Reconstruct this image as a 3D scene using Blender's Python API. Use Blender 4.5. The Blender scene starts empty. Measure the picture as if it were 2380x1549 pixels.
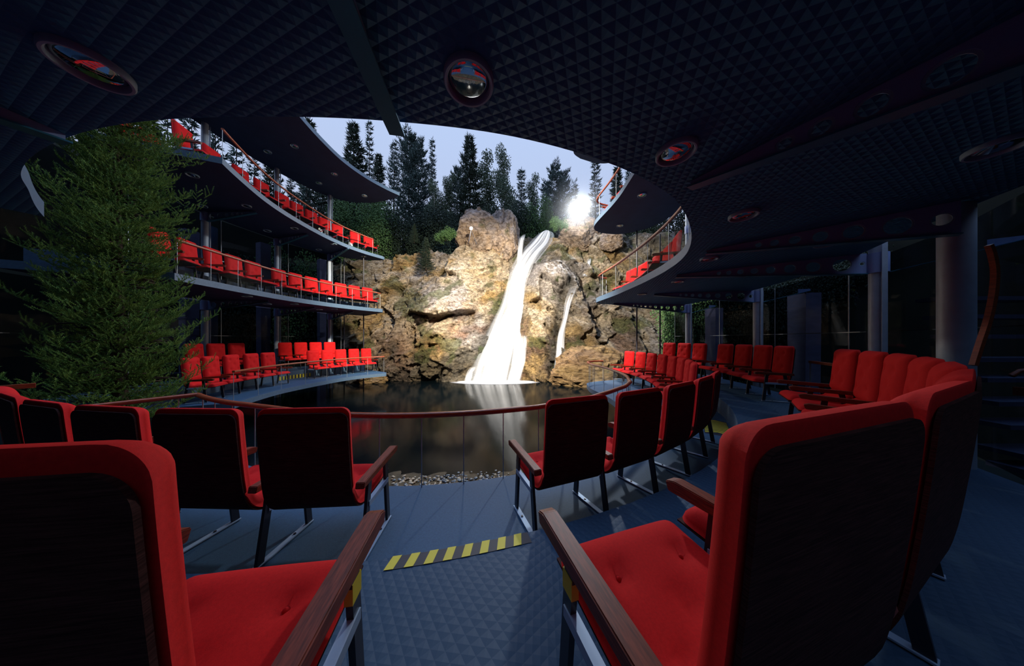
import bpy, bmesh, math, random
import numpy as np
from mathutils import Vector, Matrix
S = bpy.context.scene
COL = S.collection
R_ = math.radians
EYE = 1.48
F = 570.0
CX, CY = -1.75, 7.8          # centre of the round auditorium

# ------------------------------------------------------------------ helpers
def polar(phi, r, z=0.0):
    a = R_(phi)
    return Vector((CX + r*math.sin(a), CY - r*math.cos(a), z))

def at(u, d, z=0.0):
    return Vector(((u-1190.0)/F*d, d, z))

def bearing(u, r, lo, hi):
    """angle on the ring of radius r, between lo and hi, that lies on the line of sight u"""
    best, ba = 1e9, lo
    for k in range(801):
        p = lo + (hi-lo)*k/800.0
        q = polar(p, r)
        if q.y < 0.15: continue
        e = abs(q.x/q.y - (u-1190.0)/F)
        if e < best: best, ba = e, p
    return ba

def catmull(nodes, n):
    """nodes: list of tuples; smooth interpolation, n samples per span"""
    P = [np.array(q, float) for q in nodes]
    out = []
    for i in range(len(P)-1):
        p0 = P[max(i-1,0)]; p1 = P[i]; p2 = P[i+1]; p3 = P[min(i+2,len(P)-1)]
        for k in range(n):
            t = k/n
            out.append(0.5*((2*p1)+(-p0+p2)*t+(2*p0-5*p1+4*p2-p3)*t*t+(-p0+3*p1-3*p2+p3)*t**3))
    out.append(P[-1])
    return out

class MB:
    def __init__(s): s.v=[]; s.f=[]; s.m=[]
    def add(s, vs, fs, mi=0):
        o=len(s.v); s.v += [tuple(p) for p in vs]
        for f in fs: s.f.append(tuple(o+i for i in f)); s.m.append(mi)
    def box(s, c, size, M=None, mi=0):
        x,y,z=[q/2 for q in size]; c=Vector(c)
        vs=[Vector((sx*x,sy*y,sz*z)) for sz in(-1,1) for sy in(-1,1) for sx in(-1,1)]
        vs=[c+(M@p if M else p) for p in vs]
        s.add(vs,[(0,2,3,1),(4,5,7,6),(0,1,5,4),(2,6,7,3),(0,4,6,2),(1,3,7,5)],mi)
    def bar(s, a, b, w, h, up=(0,0,1), mi=0):
        a=Vector(a); b=Vector(b); d=(b-a); L=d.length; d.normalize()
        upv=Vector(up); sd=d.cross(upv)
        if sd.length<1e-5: sd=d.cross(Vector((1,0,0)))
        sd.normalize(); u=sd.cross(d)
        vs=[]
        for q in(a,b):
            for (i,j) in((-1,-1),(1,-1),(1,1),(-1,1)): vs.append(q+sd*(i*w/2)+u*(j*h/2))
        s.add(vs,[(0,1,2,3),(7,6,5,4),(0,4,5,1),(1,5,6,2),(2,6,7,3),(3,7,4,0)],mi)
    def sweep(s, pts, prof, closed_prof=True, up=(0,0,1), cap=True, mi=0):
        """sweep a 2-D profile (side, up) along pts"""
        n=len(prof); rings=[]
        pts=[Vector(p) for p in pts]
        for i,p in enumerate(pts):
            d=(pts[min(i+1,len(pts)-1)]-pts[max(i-1,0)]).normalized()
            sd=d.cross(Vector(up))
            if sd.length<1e-4: sd=d.cross(Vector((1,0,0)))
            sd.normalize(); u=sd.cross(d)
            rings.append([p+sd*a+u*b for a,b in prof])
        vs=[q for r in rings for q in r]; fs=[]
        for i in range(len(pts)-1):
            for k in range(n):
                k2=(k+1)%n
                fs.append((i*n+k,i*n+k2,(i+1)*n+k2,(i+1)*n+k))
        if cap:
            fs.append(tuple(range(n-1,-1,-1))); fs.append(tuple((len(pts)-1)*n+k for k in range(n)))
        s.add(vs,fs,mi)
    def tube(s, pts, r, n=8, mi=0, cap=True):
        s.sweep(pts,[(r*math.cos(2*math.pi*k/n),r*math.sin(2*math.pi*k/n)) for k in range(n)],mi=mi,cap=cap)
    def lathe(s, prof, n=32, c=(0,0,0), mi=0, M=None):
        c=Vector(c); vs=[]; fs=[]
        for (r,z) in prof:
            for k in range(n):
                a=2*math.pi*k/n; p=Vector((r*math.cos(a),r*math.sin(a),z))
                vs.append(c+(M@p if M else p))
        for i in range(len(prof)-1):
            for k in range(n):
                k2=(k+1)%n; fs.append((i*n+k,i*n+k2,(i+1)*n+k2,(i+1)*n+k))
        s.add(vs,fs,mi)
    def cyl(s, c, r, z0, z1, n=24, mi=0):
        s.lathe([(0.0005,z0),(r,z0),(r,z1),(0.0005,z1)],n,c,mi)
    def mesh(s, name, mats, smooth=False, angle=None):
        me=bpy.data.meshes.new(name)
        me.from_pydata(s.v,[],s.f)
        for m in (mats if isinstance(mats,(list,tuple)) else [mats]): me.materials.append(m)
        if any(s.m): me.polygons.foreach_set('material_index',s.m)
        bm=bmesh.new(); bm.from_mesh(me); bmesh.ops.recalc_face_normals(bm,faces=bm.faces); bm.to_mesh(me); bm.free()
        if smooth:
            me.polygons.foreach_set('use_smooth',[True]*len(me.polygons))
            if angle: me.set_sharp_from_angle(angle=R_(angle))
        me.update()
        return me
    def build(s, name, mats, parent=None, smooth=False, angle=None):
        return link(name, s.mesh(name,mats,smooth,angle), parent)

def big_mesh(name, V, Fq, mats, smooth=False):
    """V (n,3) array, Fq (m,3|4) array"""
    me=bpy.data.meshes.new(name)
    V=np.asarray(V,np.float32); Fq=np.asarray(Fq,np.int32)
    k=Fq.shape[1]
    me.vertices.add(len(V)); me.vertices.foreach_set('co',V.ravel())
    me.loops.add(Fq.size); me.loops.foreach_set('vertex_index',Fq.ravel())
    me.polygons.add(len(Fq)); me.polygons.foreach_set('loop_start',np.arange(0,Fq.size,k,dtype=np.int32))
    me.polygons.foreach_set('loop_total',np.full(len(Fq),k,np.int32))
    if smooth: me.polygons.foreach_set('use_smooth',np.ones(len(Fq),bool))
    me.update(calc_edges=True); me.validate()
    for m in (mats if isinstance(mats,(list,tuple)) else [mats]): me.materials.append(m)
    return me

def link(name, me, parent=None):
    o=bpy.data.objects.new(name,me); COL.objects.link(o)
    if parent is not None: o.parent=parent
    return o

def tag(o, label=None, cat=None, group=None, kind=None):
    if label: o['label']=label
    if cat: o['category']=cat
    if group: o['group']=group
    if kind: o['kind']=kind
    return o

def thing(name, label, cat, loc=(0,0,0), rz=0.0, group=None):
    o=bpy.data.objects.new(name,None); COL.objects.link(o)
    o.location=loc; o.rotation_euler=(0,0,rz); o.empty_display_size=0.1
    return tag(o,label,cat,group)

def dup(root, loc, rz, label, group=None, skip=()):
    r=root.copy(); COL.objects.link(r); r.location=loc; r.rotation_euler=(0,0,rz)
    r['label']=label
    if group: r['group']=group
    for ch in list(root.children):
        if ch.get('side') in skip: continue
        c=ch.copy(); COL.objects.link(c); c.parent=r
        for g in list(ch.children):
            d=g.copy(); COL.objects.link(d); d.parent=c
    return r

ORD=['first','second','third','fourth','fifth','sixth','seventh','eighth','ninth','tenth','eleventh','twelfth','thirteenth','fourteenth','fifteenth','sixteenth']

# ------------------------------------------------------------------ materials
def mat(name, col, rough=0.6, metal=0.0, spec=0.5, noise=None, bump=None, coat=0.0):
    m=bpy.data.materials.new(name); m.use_nodes=True
    nt=m.node_tree; b=nt.nodes['Principled BSDF']
    b.inputs['Base Color'].default_value=(*col,1); b.inputs['Roughness'].default_value=rough
    b.inputs['Metallic'].default_value=metal; b.inputs['Specular IOR Level'].default_value=spec
    if coat: b.inputs['Coat Weight'].default_value=coat
    if noise:
        sc,amt,dist=noise if len(noise)==3 else (*noise,(1,1,1))
        tc=nt.nodes.new('ShaderNodeTexCoord'); mp=nt.nodes.new('ShaderNodeMapping'); mp.inputs['Scale'].default_value=dist
        nz=nt.nodes.new('ShaderNodeTexNoise'); nz.inputs['Scale'].default_value=sc; nz.inputs['Detail'].default_value=5
        rp=nt.nodes.new('ShaderNodeValToRGB'); e=rp.color_ramp.elements
        e[0].position=.3; e[1].position=.7
        e[0].color=(*[c*(1-amt) for c in col],1); e[1].color=(*[min(1,c*(1+amt)) for c in col],1)
        nt.links.new(tc.outputs['Object'],mp.inputs['Vector']); nt.links.new(mp.outputs['Vector'],nz.inputs['Vector'])
        nt.links.new(nz.outputs['Fac'],rp.inputs['Fac']); nt.links.new(rp.outputs['Color'],b.inputs['Base Color'])
    if bump:
        sc,st,dist,scl=bump
        tc=nt.nodes.new('ShaderNodeTexCoord'); mp=nt.nodes.new('ShaderNodeMapping'); mp.inputs['Scale'].default_value=scl
        nz=nt.nodes.new('ShaderNodeTexNoise'); nz.inputs['Scale'].default_value=sc; nz.inputs['Detail'].default_value=6
        bp=nt.nodes.new('ShaderNodeBump'); bp.inputs['Strength'].default_value=st; bp.inputs['Distance'].default_value=dist
        nt.links.new(tc.outputs['Object'],mp.inputs['Vector']); nt.links.new(mp.outputs['Vector'],nz.inputs['Vector'])
        nt.links.new(nz.outputs['Fac'],bp.inputs['Height']); nt.links.new(bp.outputs['Normal'],b.inputs['Normal'])
    return m

def stud_mat(name, col, pitch, rough, dist, spec=0.5, strength=1.0, rot=0.5):
    """surface pressed with small pyramids"""
    m=mat(name,col,rough,0,spec); nt=m.node_tree; N=nt.nodes; Lk=nt.links.new; b=N['Principled BSDF']
    tc=N.new('ShaderNodeTexCoord'); mp=N.new('ShaderNodeMapping')
    mp.inputs['Scale'].default_value=(1/pitch,1/pitch,1/pitch); mp.inputs['Rotation'].default_value=(0,0,rot)
    sx=N.new('ShaderNodeSeparateXYZ'); Lk(tc.outputs['Object'],mp.inputs['Vector']); Lk(mp.outputs['Vector'],sx.inputs['Vector'])
    def tri(o):
        pp=N.new('ShaderNodeMath'); pp.operation='PINGPONG'; pp.inputs[1].default_value=0.5; Lk(o,pp.inputs[0]); return pp.outputs[0]
    mn=N.new('ShaderNodeMath'); mn.operation='MINIMUM'; Lk(tri(sx.outputs['X']),mn.inputs[0]); Lk(tri(sx.outputs['Y']),mn.inputs[1])
    bp=N.new('ShaderNodeBump'); bp.inputs['Strength'].default_value=strength; bp.inputs['Distance'].default_value=dist
    Lk(mn.outputs[0],bp.inputs['Height']); Lk(bp.outputs['Normal'],b.inputs['Normal'])
    return m

def glass_mat(name, tint, refl):
    m=bpy.data.materials.new(name); m.use_nodes=True; nt=m.node_tree; N=nt.nodes
    N.remove(N['Principled BSDF']); out=N['Material Output']
    tr=N.new('ShaderNodeBsdfTransparent'); tr.inputs[0].default_value=(*tint,1)
    gl=N.new('ShaderNodeBsdfGlossy'); gl.inputs['Roughness'].default_value=0.02
    fr=N.new('ShaderNodeLayerWeight'); fr.inputs[0].default_value=.5
    pw=N.new('ShaderNodeMath'); pw.operation='POWER'; pw.inputs[1].default_value=5; nt.links.new(fr.outputs['Facing'],pw.inputs[0])
    ma=N.new('ShaderNodeMath'); ma.operation='MULTIPLY_ADD'; ma.inputs[1].default_value=refl; ma.inputs[2].default_value=refl*.02; nt.links.new(pw.outputs[0],ma.inputs[0])
    mx=N.new('ShaderNodeMixShader'); nt.links.new(ma.outputs[0],mx.inputs[0]); nt.links.new(tr.outputs[0],mx.inputs[1]); nt.links.new(gl.outputs[0],mx.inputs[2])
    nt.links.new(mx.outputs[0],out.inputs['Surface'])
    return m

def emit_mat(name, col, st):
    m=bpy.data.materials.new(name); m.use_nodes=True; nt=m.node_tree; N=nt.nodes
    N.remove(N['Principled BSDF']); e=N.new('ShaderNodeEmission'); e.inputs[0].default_value=(*col,1); e.inputs[1].default_value=st
    nt.links.new(e.outputs[0],N['Material Output'].inputs['Surface'])
    return m

M_RED   = mat('red_wool',(0.50,0.009,0.010),0.85,0,0.15,noise=(140,0.10),bump=(600,0.15,0.002,(1,1,1)))
M_PLY   = mat('dark_stained_plywood',(0.050,0.018,0.016),0.75,0,0.12,noise=(14,0.65,(1,1,22)),bump=(30,0.25,0.003,(1,1,12)))
M_WOOD  = mat('red_brown_hardwood',(0.16,0.030,0.014),0.45,0,0.35,noise=(22,0.55,(8,0.8,8)))
M_RAILW = mat('polished_rail_wood',(0.24,0.05,0.018),0.35,0,0.4,noise=(20,0.35,(1,1,6)))
M_LEG   = mat('dark_painted_steel',(0.016,0.016,0.026),0.4,0,0.5)
M_ALU   = mat('bare_aluminium',(0.30,0.40,0.54),0.5,0.3,0.5)
M_FLOOR = stud_mat('blue_grey_studded_floor',(0.026,0.060,0.110),0.042,0.6,0.008,0.25,0.6,0.9)
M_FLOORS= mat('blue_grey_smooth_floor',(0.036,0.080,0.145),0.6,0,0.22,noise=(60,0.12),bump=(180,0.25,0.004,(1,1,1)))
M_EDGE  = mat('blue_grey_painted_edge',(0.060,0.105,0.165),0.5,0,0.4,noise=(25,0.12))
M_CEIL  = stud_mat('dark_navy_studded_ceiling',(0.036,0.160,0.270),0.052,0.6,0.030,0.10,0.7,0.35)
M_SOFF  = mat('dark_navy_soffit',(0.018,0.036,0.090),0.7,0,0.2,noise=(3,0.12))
M_COLU  = mat('blue_grey_steel_column',(0.30,0.36,0.44),0.45,0.0,0.5,noise=(10,0.08))
M_BEAM  = mat('dark_blue_steel_beam',(0.22,0.29,0.52),0.45,0.0,0.5)
M_BEAMF = mat('blue_steel_flange',(0.04,0.20,0.30),0.32,0.5,0.5)
M_FIN   = mat('purple_grey_concrete',(0.15,0.14,0.22),0.8,0,0.3,noise=(4,0.15,(1,1,3)))
M_GLASS = glass_mat('clear_balustrade_glass',(0.97,0.985,0.99),.12)
M_WGLASS= glass_mat('dark_wall_glass',(0.42,0.46,0.50),.18)
M_MULL  = mat('thin_grey_glazing_bar',(0.30,0.33,0.36),0.4,0.4,0.5)
M_MIRR  = mat('mirror_dome',(0.62,0.66,0.70),0.04,1.0,0.5)
M_RIM   = mat('brushed_steel_rim',(0.24,0.40,0.50),0.5,0.0,0.5)
M_BLACK = mat('black_gap',(0.006,0.006,0.008),0.7)
M_YEL   = mat('yellow_tape',(0.62,0.50,0.03),0.6)
M_TAPEB = mat('black_tape',(0.014,0.014,0.026),0.6)
FLOOD_A,FLOOD_B=3400.0,1300.0
CLIFF_R,CLIFF_L,FALL_W=26000.0,24000.0,0.0
GLARE_D,GLARE_W=.11,320.0
SKY,SKY_TOP,EXPO=1.0,(1.6,2.3,3.8,1),0.0
# ------------------------------------------------------------------ decks
def polar_slab(name, nodes, z0, z1, mats, n=8):
    """nodes: (angle, inner radius, outer radius); a curved slab with fascia. mats: top, fascia, underside"""
    P=catmull(nodes,n); m=MB(); k=len(P)
    vs=[]
    for (a,ri,ro) in P:
        ro=max(ro,ri+0.01)
        for r in (ri,ro):
            for z in (z0,z1): vs.append(polar(a,r,z))
    top=[];bot=[];side=[]
    for i in range(k-1):
        a=4*i; b=4*(i+1)
        bot.append((a,b,b+2,a+2)); top.append((a+1,a+3,b+3,b+1))
        side.append((a,a+1,b+1,b)); side.append((a+2,b+2,b+3,a+3))
    side.append((0,2,3,1)); e=4*(k-1); side.append((e,e+1,e+3,e+2))
    m.add(vs,top,0); o=len(m.v)
    m.f += side; m.m += [1]*len(side)
    m.f += bot; m.m += [2]*len(bot)
    return m.build(name,mats)

Z1B, Z2, Z2B, Z3, Z3B, Z4, Z4B = -0.13, 2.88, 2.73, 5.75, 5.60, 8.62, 8.47
TIER=0.30; RT=6.57
in1=[(-30,5.09),(-20,5.10),(-11,5.13),(2,5.32),(12,5.40),(22,5.42),(30,5.36),(37,5.27),(44,5.18),(52,5.0),(59,4.80),(72,4.42),(82,4.15),(90,4.16),(96,4.30),(99,4.65),(101,5.3),(102.3,6.0)]
out1=[(-30,8.3),(-10,8.6),(10,9.2),(30,9.2),(40,8.6),(47,8.2),(54,8.08),(70,8.02),(90,8.02),(98,7.95),(102.5,7.5)]
def rin(tab,a):
    xs=[t[0] for t in tab]; return float(np.interp(a,xs,[t[1] for t in tab]))
s=polar_slab('floor',[(a,r,RT) for a,r in in1]+[(102.9,6.3,RT)],Z1B,0.0,[M_FLOORS,M_EDGE,M_SOFF]); tag(s,'blue-grey lower terrace floor curving round the pool in front of the aisle','floor',kind='structure')
s=polar_slab('floor',[(a,RT,r) for a,r in out1],-0.02,TIER,[M_FLOOR,M_EDGE,M_SOFF]); tag(s,'blue-grey studded upper step of the near terrace','floor',kind='structure')
inL1=[(-66,5.15),(-72,5.10),(-83,5.08),(-96,4.98),(-112,4.98),(-121,4.86),(-126.5,4.74),(-128.6,4.85),(-129,5.2),(-128,6.0)]
s=polar_slab('floor',[(a,r,RT) for a,r in inL1]+[(-127.2,6.5,RT)],Z1B,0.0,[M_FLOORS,M_EDGE,M_SOFF]); tag(s,'blue-grey lowest deck on the left ending in a point at the rock','floor',kind='structure')
s=polar_slab('floor',[(-66,RT,8.05),(-90,RT,8.05),(-115,RT,8.05),(-124,RT,7.9),(-126.5,RT,7.2)],-0.02,TIER,[M_FLOOR,M_EDGE,M_SOFF]); tag(s,'blue-grey raised step of the lowest left deck','floor',kind='structure')
in2=[(-29.7,6.1),(-22.4,6.18),(-17.7,6.27),(-9.2,6.36),(-4,6.40),(2.6,6.43),(9.2,6.48),(15.7,6.53),(22.4,6.53),(27.5,6.49),(31.2,6.43),(40.6,6.18),(47.4,5.95),(54,5.64),(61.7,5.28),(72,4.92),(85,4.68),(94,4.62),(98.4,4.72),(100.2,5.05),(101.3,5.8),(102,7.0)]
def outr(a): return 8.5 if a<42 else (8.5-(a-42)/8*0.45 if a<50 else 8.05)
s=polar_slab('ceiling',[(a,r,outr(a)) for a,r in in2],Z2B,Z2,[M_FLOORS,M_EDGE,M_CEIL]); tag(s,'dark navy studded ceiling with a large round opening','ceiling',kind='structure')
inL2=[(-64,5.98),(-72,5.75),(-80,5.62),(-89.5,5.55),(-105,5.50),(-118,5.50),(-127,5.52),(-130.3,5.60),(-131,6.2)]
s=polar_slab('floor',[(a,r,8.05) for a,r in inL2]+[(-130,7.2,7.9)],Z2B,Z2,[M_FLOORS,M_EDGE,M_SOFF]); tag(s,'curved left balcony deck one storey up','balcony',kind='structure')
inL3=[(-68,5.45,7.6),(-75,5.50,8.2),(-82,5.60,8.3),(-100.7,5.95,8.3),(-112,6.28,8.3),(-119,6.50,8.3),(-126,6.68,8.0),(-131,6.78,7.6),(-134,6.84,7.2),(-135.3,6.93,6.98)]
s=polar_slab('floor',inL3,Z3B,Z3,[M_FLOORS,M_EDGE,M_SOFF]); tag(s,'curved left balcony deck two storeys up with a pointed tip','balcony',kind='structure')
inR3=[(-29,6.3,8.5),(0,6.5,8.5),(20,6.55,8.4),(40,6.2,8.2),(60,5.42,7.9),(71.6,5.06,7.5),(82,4.90,7.2),(92,4.80,7.1),(99,4.80,7.0),(104,4.90,6.65),(107,5.15,6.2),(108,5.5,5.75)]
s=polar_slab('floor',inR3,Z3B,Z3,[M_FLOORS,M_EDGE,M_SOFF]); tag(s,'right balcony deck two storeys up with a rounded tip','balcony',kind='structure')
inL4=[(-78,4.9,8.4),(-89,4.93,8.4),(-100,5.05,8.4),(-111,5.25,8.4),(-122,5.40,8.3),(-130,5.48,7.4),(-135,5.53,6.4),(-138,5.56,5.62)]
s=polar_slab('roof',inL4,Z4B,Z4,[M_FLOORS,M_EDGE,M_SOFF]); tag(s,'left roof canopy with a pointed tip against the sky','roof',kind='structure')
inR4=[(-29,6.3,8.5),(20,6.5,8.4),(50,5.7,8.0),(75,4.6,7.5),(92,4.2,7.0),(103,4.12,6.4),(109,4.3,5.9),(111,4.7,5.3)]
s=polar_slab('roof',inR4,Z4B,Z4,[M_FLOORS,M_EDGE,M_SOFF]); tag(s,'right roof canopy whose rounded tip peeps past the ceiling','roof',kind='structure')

# ------------------------------------------------------------------ hazard tape on step edges
def hazard(phi0, phi1, z0, label, n, flat=0.075, drop=0.06):
    t=thing('hazard_tape',label,'hazard tape',polar((phi0+phi1)/2,RT,z0))
    o=t.location.copy()
    da=(phi1-phi0)/n
    blk=MB(); y=[]
    def ring(m,a0,a1,sh,e):
        k=4; vs=[]
        for i in range(k+1):
            a=a0+(a1-a0)*i/k
            for (r,z,s_) in ((RT-e,z0-drop,0),(RT-e,z0+e,0),(RT+flat,z0+e,sh)):
                vs.append(polar(a+s_,r,z)-o)
        fs=[]
        for i in range(k):
            for j in range(2): fs.append((3*i+j,3*i+j+1,3*(i+1)+j+1,3*(i+1)+j))
        m.add(vs,fs)
    ring(blk,phi0,phi1,0,0.0025); b=blk.build('backing',M_TAPEB,t); b.name='backing'
    for i in range(n):
        m=MB(); ring(m,phi0+da*(i+0.12),phi0+da*(i+0.60),-da*0.25,0.0045); m.build('stripe',M_YEL,t)
hazard(9.6,16.3,TIER,'black and yellow hazard tape on the step edge of the near aisle',8)
hazard(-107.5,-97.5,0.14,'short black and yellow hazard tape on the step of the far left deck',10,0.02,0.13)
hazard(-103,-96.5,Z2+.20,'black and yellow hazard tape on the left balcony one storey up',8,0.02,0.13)
# raised step behind it on the balcony
s=polar_slab('floor',[(-66,RT,8.0),(-100,RT,8.0),(-128,RT,7.9)],Z2,Z2+TIER,[M_FLOORS,M_EDGE,M_SOFF]); tag(s,'raised rear step of the left balcony one storey up','floor',kind='structure')
# chevron mat in the right aisle
t=thing('chevron_marking','yellow and black chevron floor marking in the right-hand aisle','floor marking',(3.43,4.12,0.0))
o=t.location.copy(); et=Vector((math.sin(R_(54)),-math.cos(R_(54)),0)); er=-Vector((math.cos(R_(54)),math.sin(R_(54)),0))
m=MB(); m.add([er*-.44+et*-.17+Vector((0,0,.002)),er*.44+et*-.17+Vector((0,0,.002)),er*.44+et*.17+Vector((0,0,.002)),er*-.44+et*.17+Vector((0,0,.002))],[(0,1,2,3)]); m.build('backing',M_TAPEB,t)
for i in range(9):
    m=MB(); r0=-.43+i*.084
    z=Vector((0,0,.004)); w=.045
    m.add([er*(r0+.09)+et*-.16+z,er*r0+z,er*(r0+.09)+et*.16+z,er*(r0+.09+w)+et*.16+z,er*(r0+w)+z,er*(r0+.09+w)+et*-.16+z],[(0,1,4,5),(1,2,3,4)])
    m.build('stripe',M_YEL,t)

# ------------------------------------------------------------------ chairs
def prof_point(path, t):
    L=[0]
    for a,b in zip(path,path[1:]): L.append(L[-1]+math.hypot(b[0]-a[0],b[1]-a[1]))
    d=t*L[-1]
    for i in range(len(path)-1):
        if d<=L[i+1] or i==len(path)-2:
            f=(d-L[i])/(L[i+1]-L[i]); a,b=path[i],path[i+1]
            p=(a[0]+(b[0]-a[0])*f,a[1]+(b[1]-a[1])*f)
            tx,tz=b[0]-a[0],b[1]-a[1]; n=math.hypot(tx,tz)
            return p,(tx/n,tz/n),L[-1]
def smooth_path(path,n=6): return [tuple(p) for p in catmull(path,n)]

PATH=smooth_path([(-.335,1.05),(-.325,.90),(-.31,.72),(-.292,.55),(-.268,.44),(-.215,.365),(-.14,.335),(-.02,.338),(.12,.350),(.255,.365)])
def cushion(path, t0, t1, W, T, Tb, rr, dimples, nx=27, nt=30):
    """padded panel along path from t0 to t1; dimples: (x, t)"""
    m=MB(); xs=[]; 
    def warp(k,n):
        q=k/(n-1); return 0.5-0.5*math.cos(math.pi*q)*(1.0) if False else (q+0.12*math.sin(2*math.pi*q)*-1)
    front=[];back=[]
    L=prof_point(path,0)[2]; LL=(t1-t0)*L
    for j in range(nt):
        q=warp(j,nt); tt=t0+(t1-t0)*q
        (y,z),(ty,tz),_=prof_point(path,tt)
        ny,nz=-tz,ty              # towards the sitter
        if ny<0 and abs(ny)>abs(nz) : ny,nz=-ny,-nz
        if nz<0 and abs(nz)>abs(ny): ny,nz=-ny,-nz
        for i in range(nx):
            x=(warp(i,nx)-0.5)*W
            rc=.055; s_=(q-.5)*LL; yy,zz=y,z; sx=x
            gx=abs(x)-(W/2-rc); gs=abs(s_)-(LL/2-rc)
            if gx>0 and gs>0:
                m_=max(gx,gs); k=m_/math.hypot(gx,gs)
                sx=math.copysign(W/2-rc+gx*k,x); off=math.copysign(gs*(1-k),-s_)
                yy,zz=y+ty*off,z+tz*off
                sd=rc-m_
            else: sd=min(W/2-abs(x),LL/2-abs(s_))
            dd=1-min(max(sd,0),rr)/rr
            f=math.sqrt(max(0.0,1-dd*dd))
            dim=0.0
            for (px,pt) in dimples:
                rad=math.hypot(x-px,(tt-pt)*L)
                dim+=0.026*math.exp(-(rad/0.020)**2)+0.010*math.exp(-(rad/0.055)**2)
            crown=0.008*(1-(2*x/W)**2)
            h=(T+crown)*f-dim*f
            front.append((sx,yy+ny*h,zz+nz*h)); back.append((sx,yy-ny*Tb*f,zz-nz*Tb*f))
    n=nx*nt; fs=[]
    for j in range(nt-1):
        for i in range(nx-1):
            a=j*nx+i; fs.append((a,a+1,a+nx+1,a+nx)); fs.append((n+a,n+a+nx,n+a+nx+1,n+a+1))
    bd=[i for i in range(nx)]+[j*nx+nx-1 for j in range(1,nt)]+[(nt-1)*nx+i for i in range(nx-2,-1,-1)]+[j*nx for j in range(nt-2,0,-1)]
    for a,b in zip(bd,bd[1:]+bd[:1]): fs.append((a,n+a,n+b,b))
    m.add(front+back,fs)
    return m
def knobs(path, dimples, T):
    m=MB()
    for (px,pt) in dimples:
        (y,z),(ty,tz),_=prof_point(path,pt)
        ny,nz=-tz,ty
        if ny<0 and abs(ny)>abs(nz): ny,nz=-ny,-nz
        if nz<0 and abs(nz)>abs(ny): ny,nz=-ny,-nz
        Z=Vector((0,ny,nz)); X=Vector((1,0,0)); Y=Z.cross(X); M=Matrix((X,Y,Z)).transposed()
        c=Vector((px,y,z))+Z*(T-0.026)
        m.lathe([(0.0004,.008),(.007,.006),(.011,0.0),(.010,-.006)],12,c,0,M)
    return m
T_SPLIT=0.485
DB=[(-.135,.115),(.135,.115),(0,.235),(-.135,.345),(.135,.345)]
DS=[(-.135,.63),(.135,.63),(0,.74),(-.135,.86),(.135,.86)]
TH=0.076
me_back=cushion(PATH,0.0,T_SPLIT,.545,TH,.010,.115,DB).mesh('backrest',M_RED,True)
me_seat=cushion(PATH,T_SPLIT-0.02,1.0,.545,.072,.012,.10,DS,27,26).mesh('seat',M_RED,True)
me_bb=knobs(PATH,DB,TH).mesh('tufting_buttons',M_RED,True)
me_sb=knobs(PATH,DS,.075).mesh('tufting_buttons',M_RED,True)
# plywood shell, 12 mm thick, behind and under the cushions
def shell_mesh():
    m=MB(); nt=46; W=.537; vs=[]
    T0=.026
    for j in range(nt):
        t=T0+(1.0-T0)*(j/(nt-1))**1.7; (y,z),(ty,tz),_=prof_point(PATH,t)
        ny,nz=-tz,ty
        if ny<0 and abs(ny)>abs(nz): ny,nz=-ny,-nz
        if nz<0 and abs(nz)>abs(ny): ny,nz=-ny,-nz
        sdist=(t-T0)*prof_point(PATH,0)[2]; w=W/2 if sdist>.05 else W/2-.05+math.sqrt(max(0,.05**2-(.05-sdist)**2))*.98+.001
        for (x,d) in ((-w,-.009),(w,-.009),(w,-.017),(-w,-.017)):
            vs.append((x,y+ny*d,z+nz*d))
    fs=[]
    for j in range(nt-1):
        for k in range(4): fs.append((4*j+k,4*j+(k+1)%4,4*j+4+(k+1)%4,4*j+4+k))
    fs.append((0,1,2,3)); e=4*(nt-1); fs.append((e+3,e+2,e+1,e))
    m.add(vs,fs); return m.mesh('plywood_shell',M_PLY,True,40)
me_shell=shell_mesh()
AX=.315
def arm_mesh():
    m=MB(); w=.029
    side=[(-.300,.505),(-.290,.545),(.225,.562),(.262,.548),(.250,.508),(.05,.508)]
    n=len(side); vs=[(-w,y,z) for y,z in side]+[(w,y,z) for y,z in side]
    fs=[tuple(range(n)),tuple(range(2*n-1,n-1,-1))]+[(k,n+k,n+(k+1)%n,(k+1)%n) for k in range(n)]
    m.add(vs,fs); me=m.mesh('armrest',M_WOOD)
    bm=bmesh.new(); bm.from_mesh(me); bmesh.ops.bevel(bm,geom=bm.edges[:],offset=.004,segments=2,affect='EDGES'); bm.to_mesh(me); bm.free()
    return me
me_arm=arm_mesh()
def leg_mesh(y0,y1):
    m=MB(); m.bar((0,y0,.51),(0,y1,0.0),.020,.046,up=(0,1,0)); return m.mesh('leg',M_LEG)
me_leg_f=leg_mesh(.075,.125); me_leg_r=leg_mesh(-.175,-.255)
m=MB(); m.bar((0,-.28,.012),(0,.15,.012),.040,.008); me_foot=m.mesh('foot_bar',M_ALU)
m=MB(); m.cyl((0,.0,.016),.009,0,.006,10); me_bolt=m.mesh('bolt',M_LEG)
m=MB(); m.bar((0,-.20,.345),(0,.10,.345),.030,.034); me_rail=m.mesh('seat_rail',M_ALU)
m=MB(); m.box((0,0,0),(.024,.052,.06)); me_mark=m.mesh('hazard_marker',M_YEL)

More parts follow.
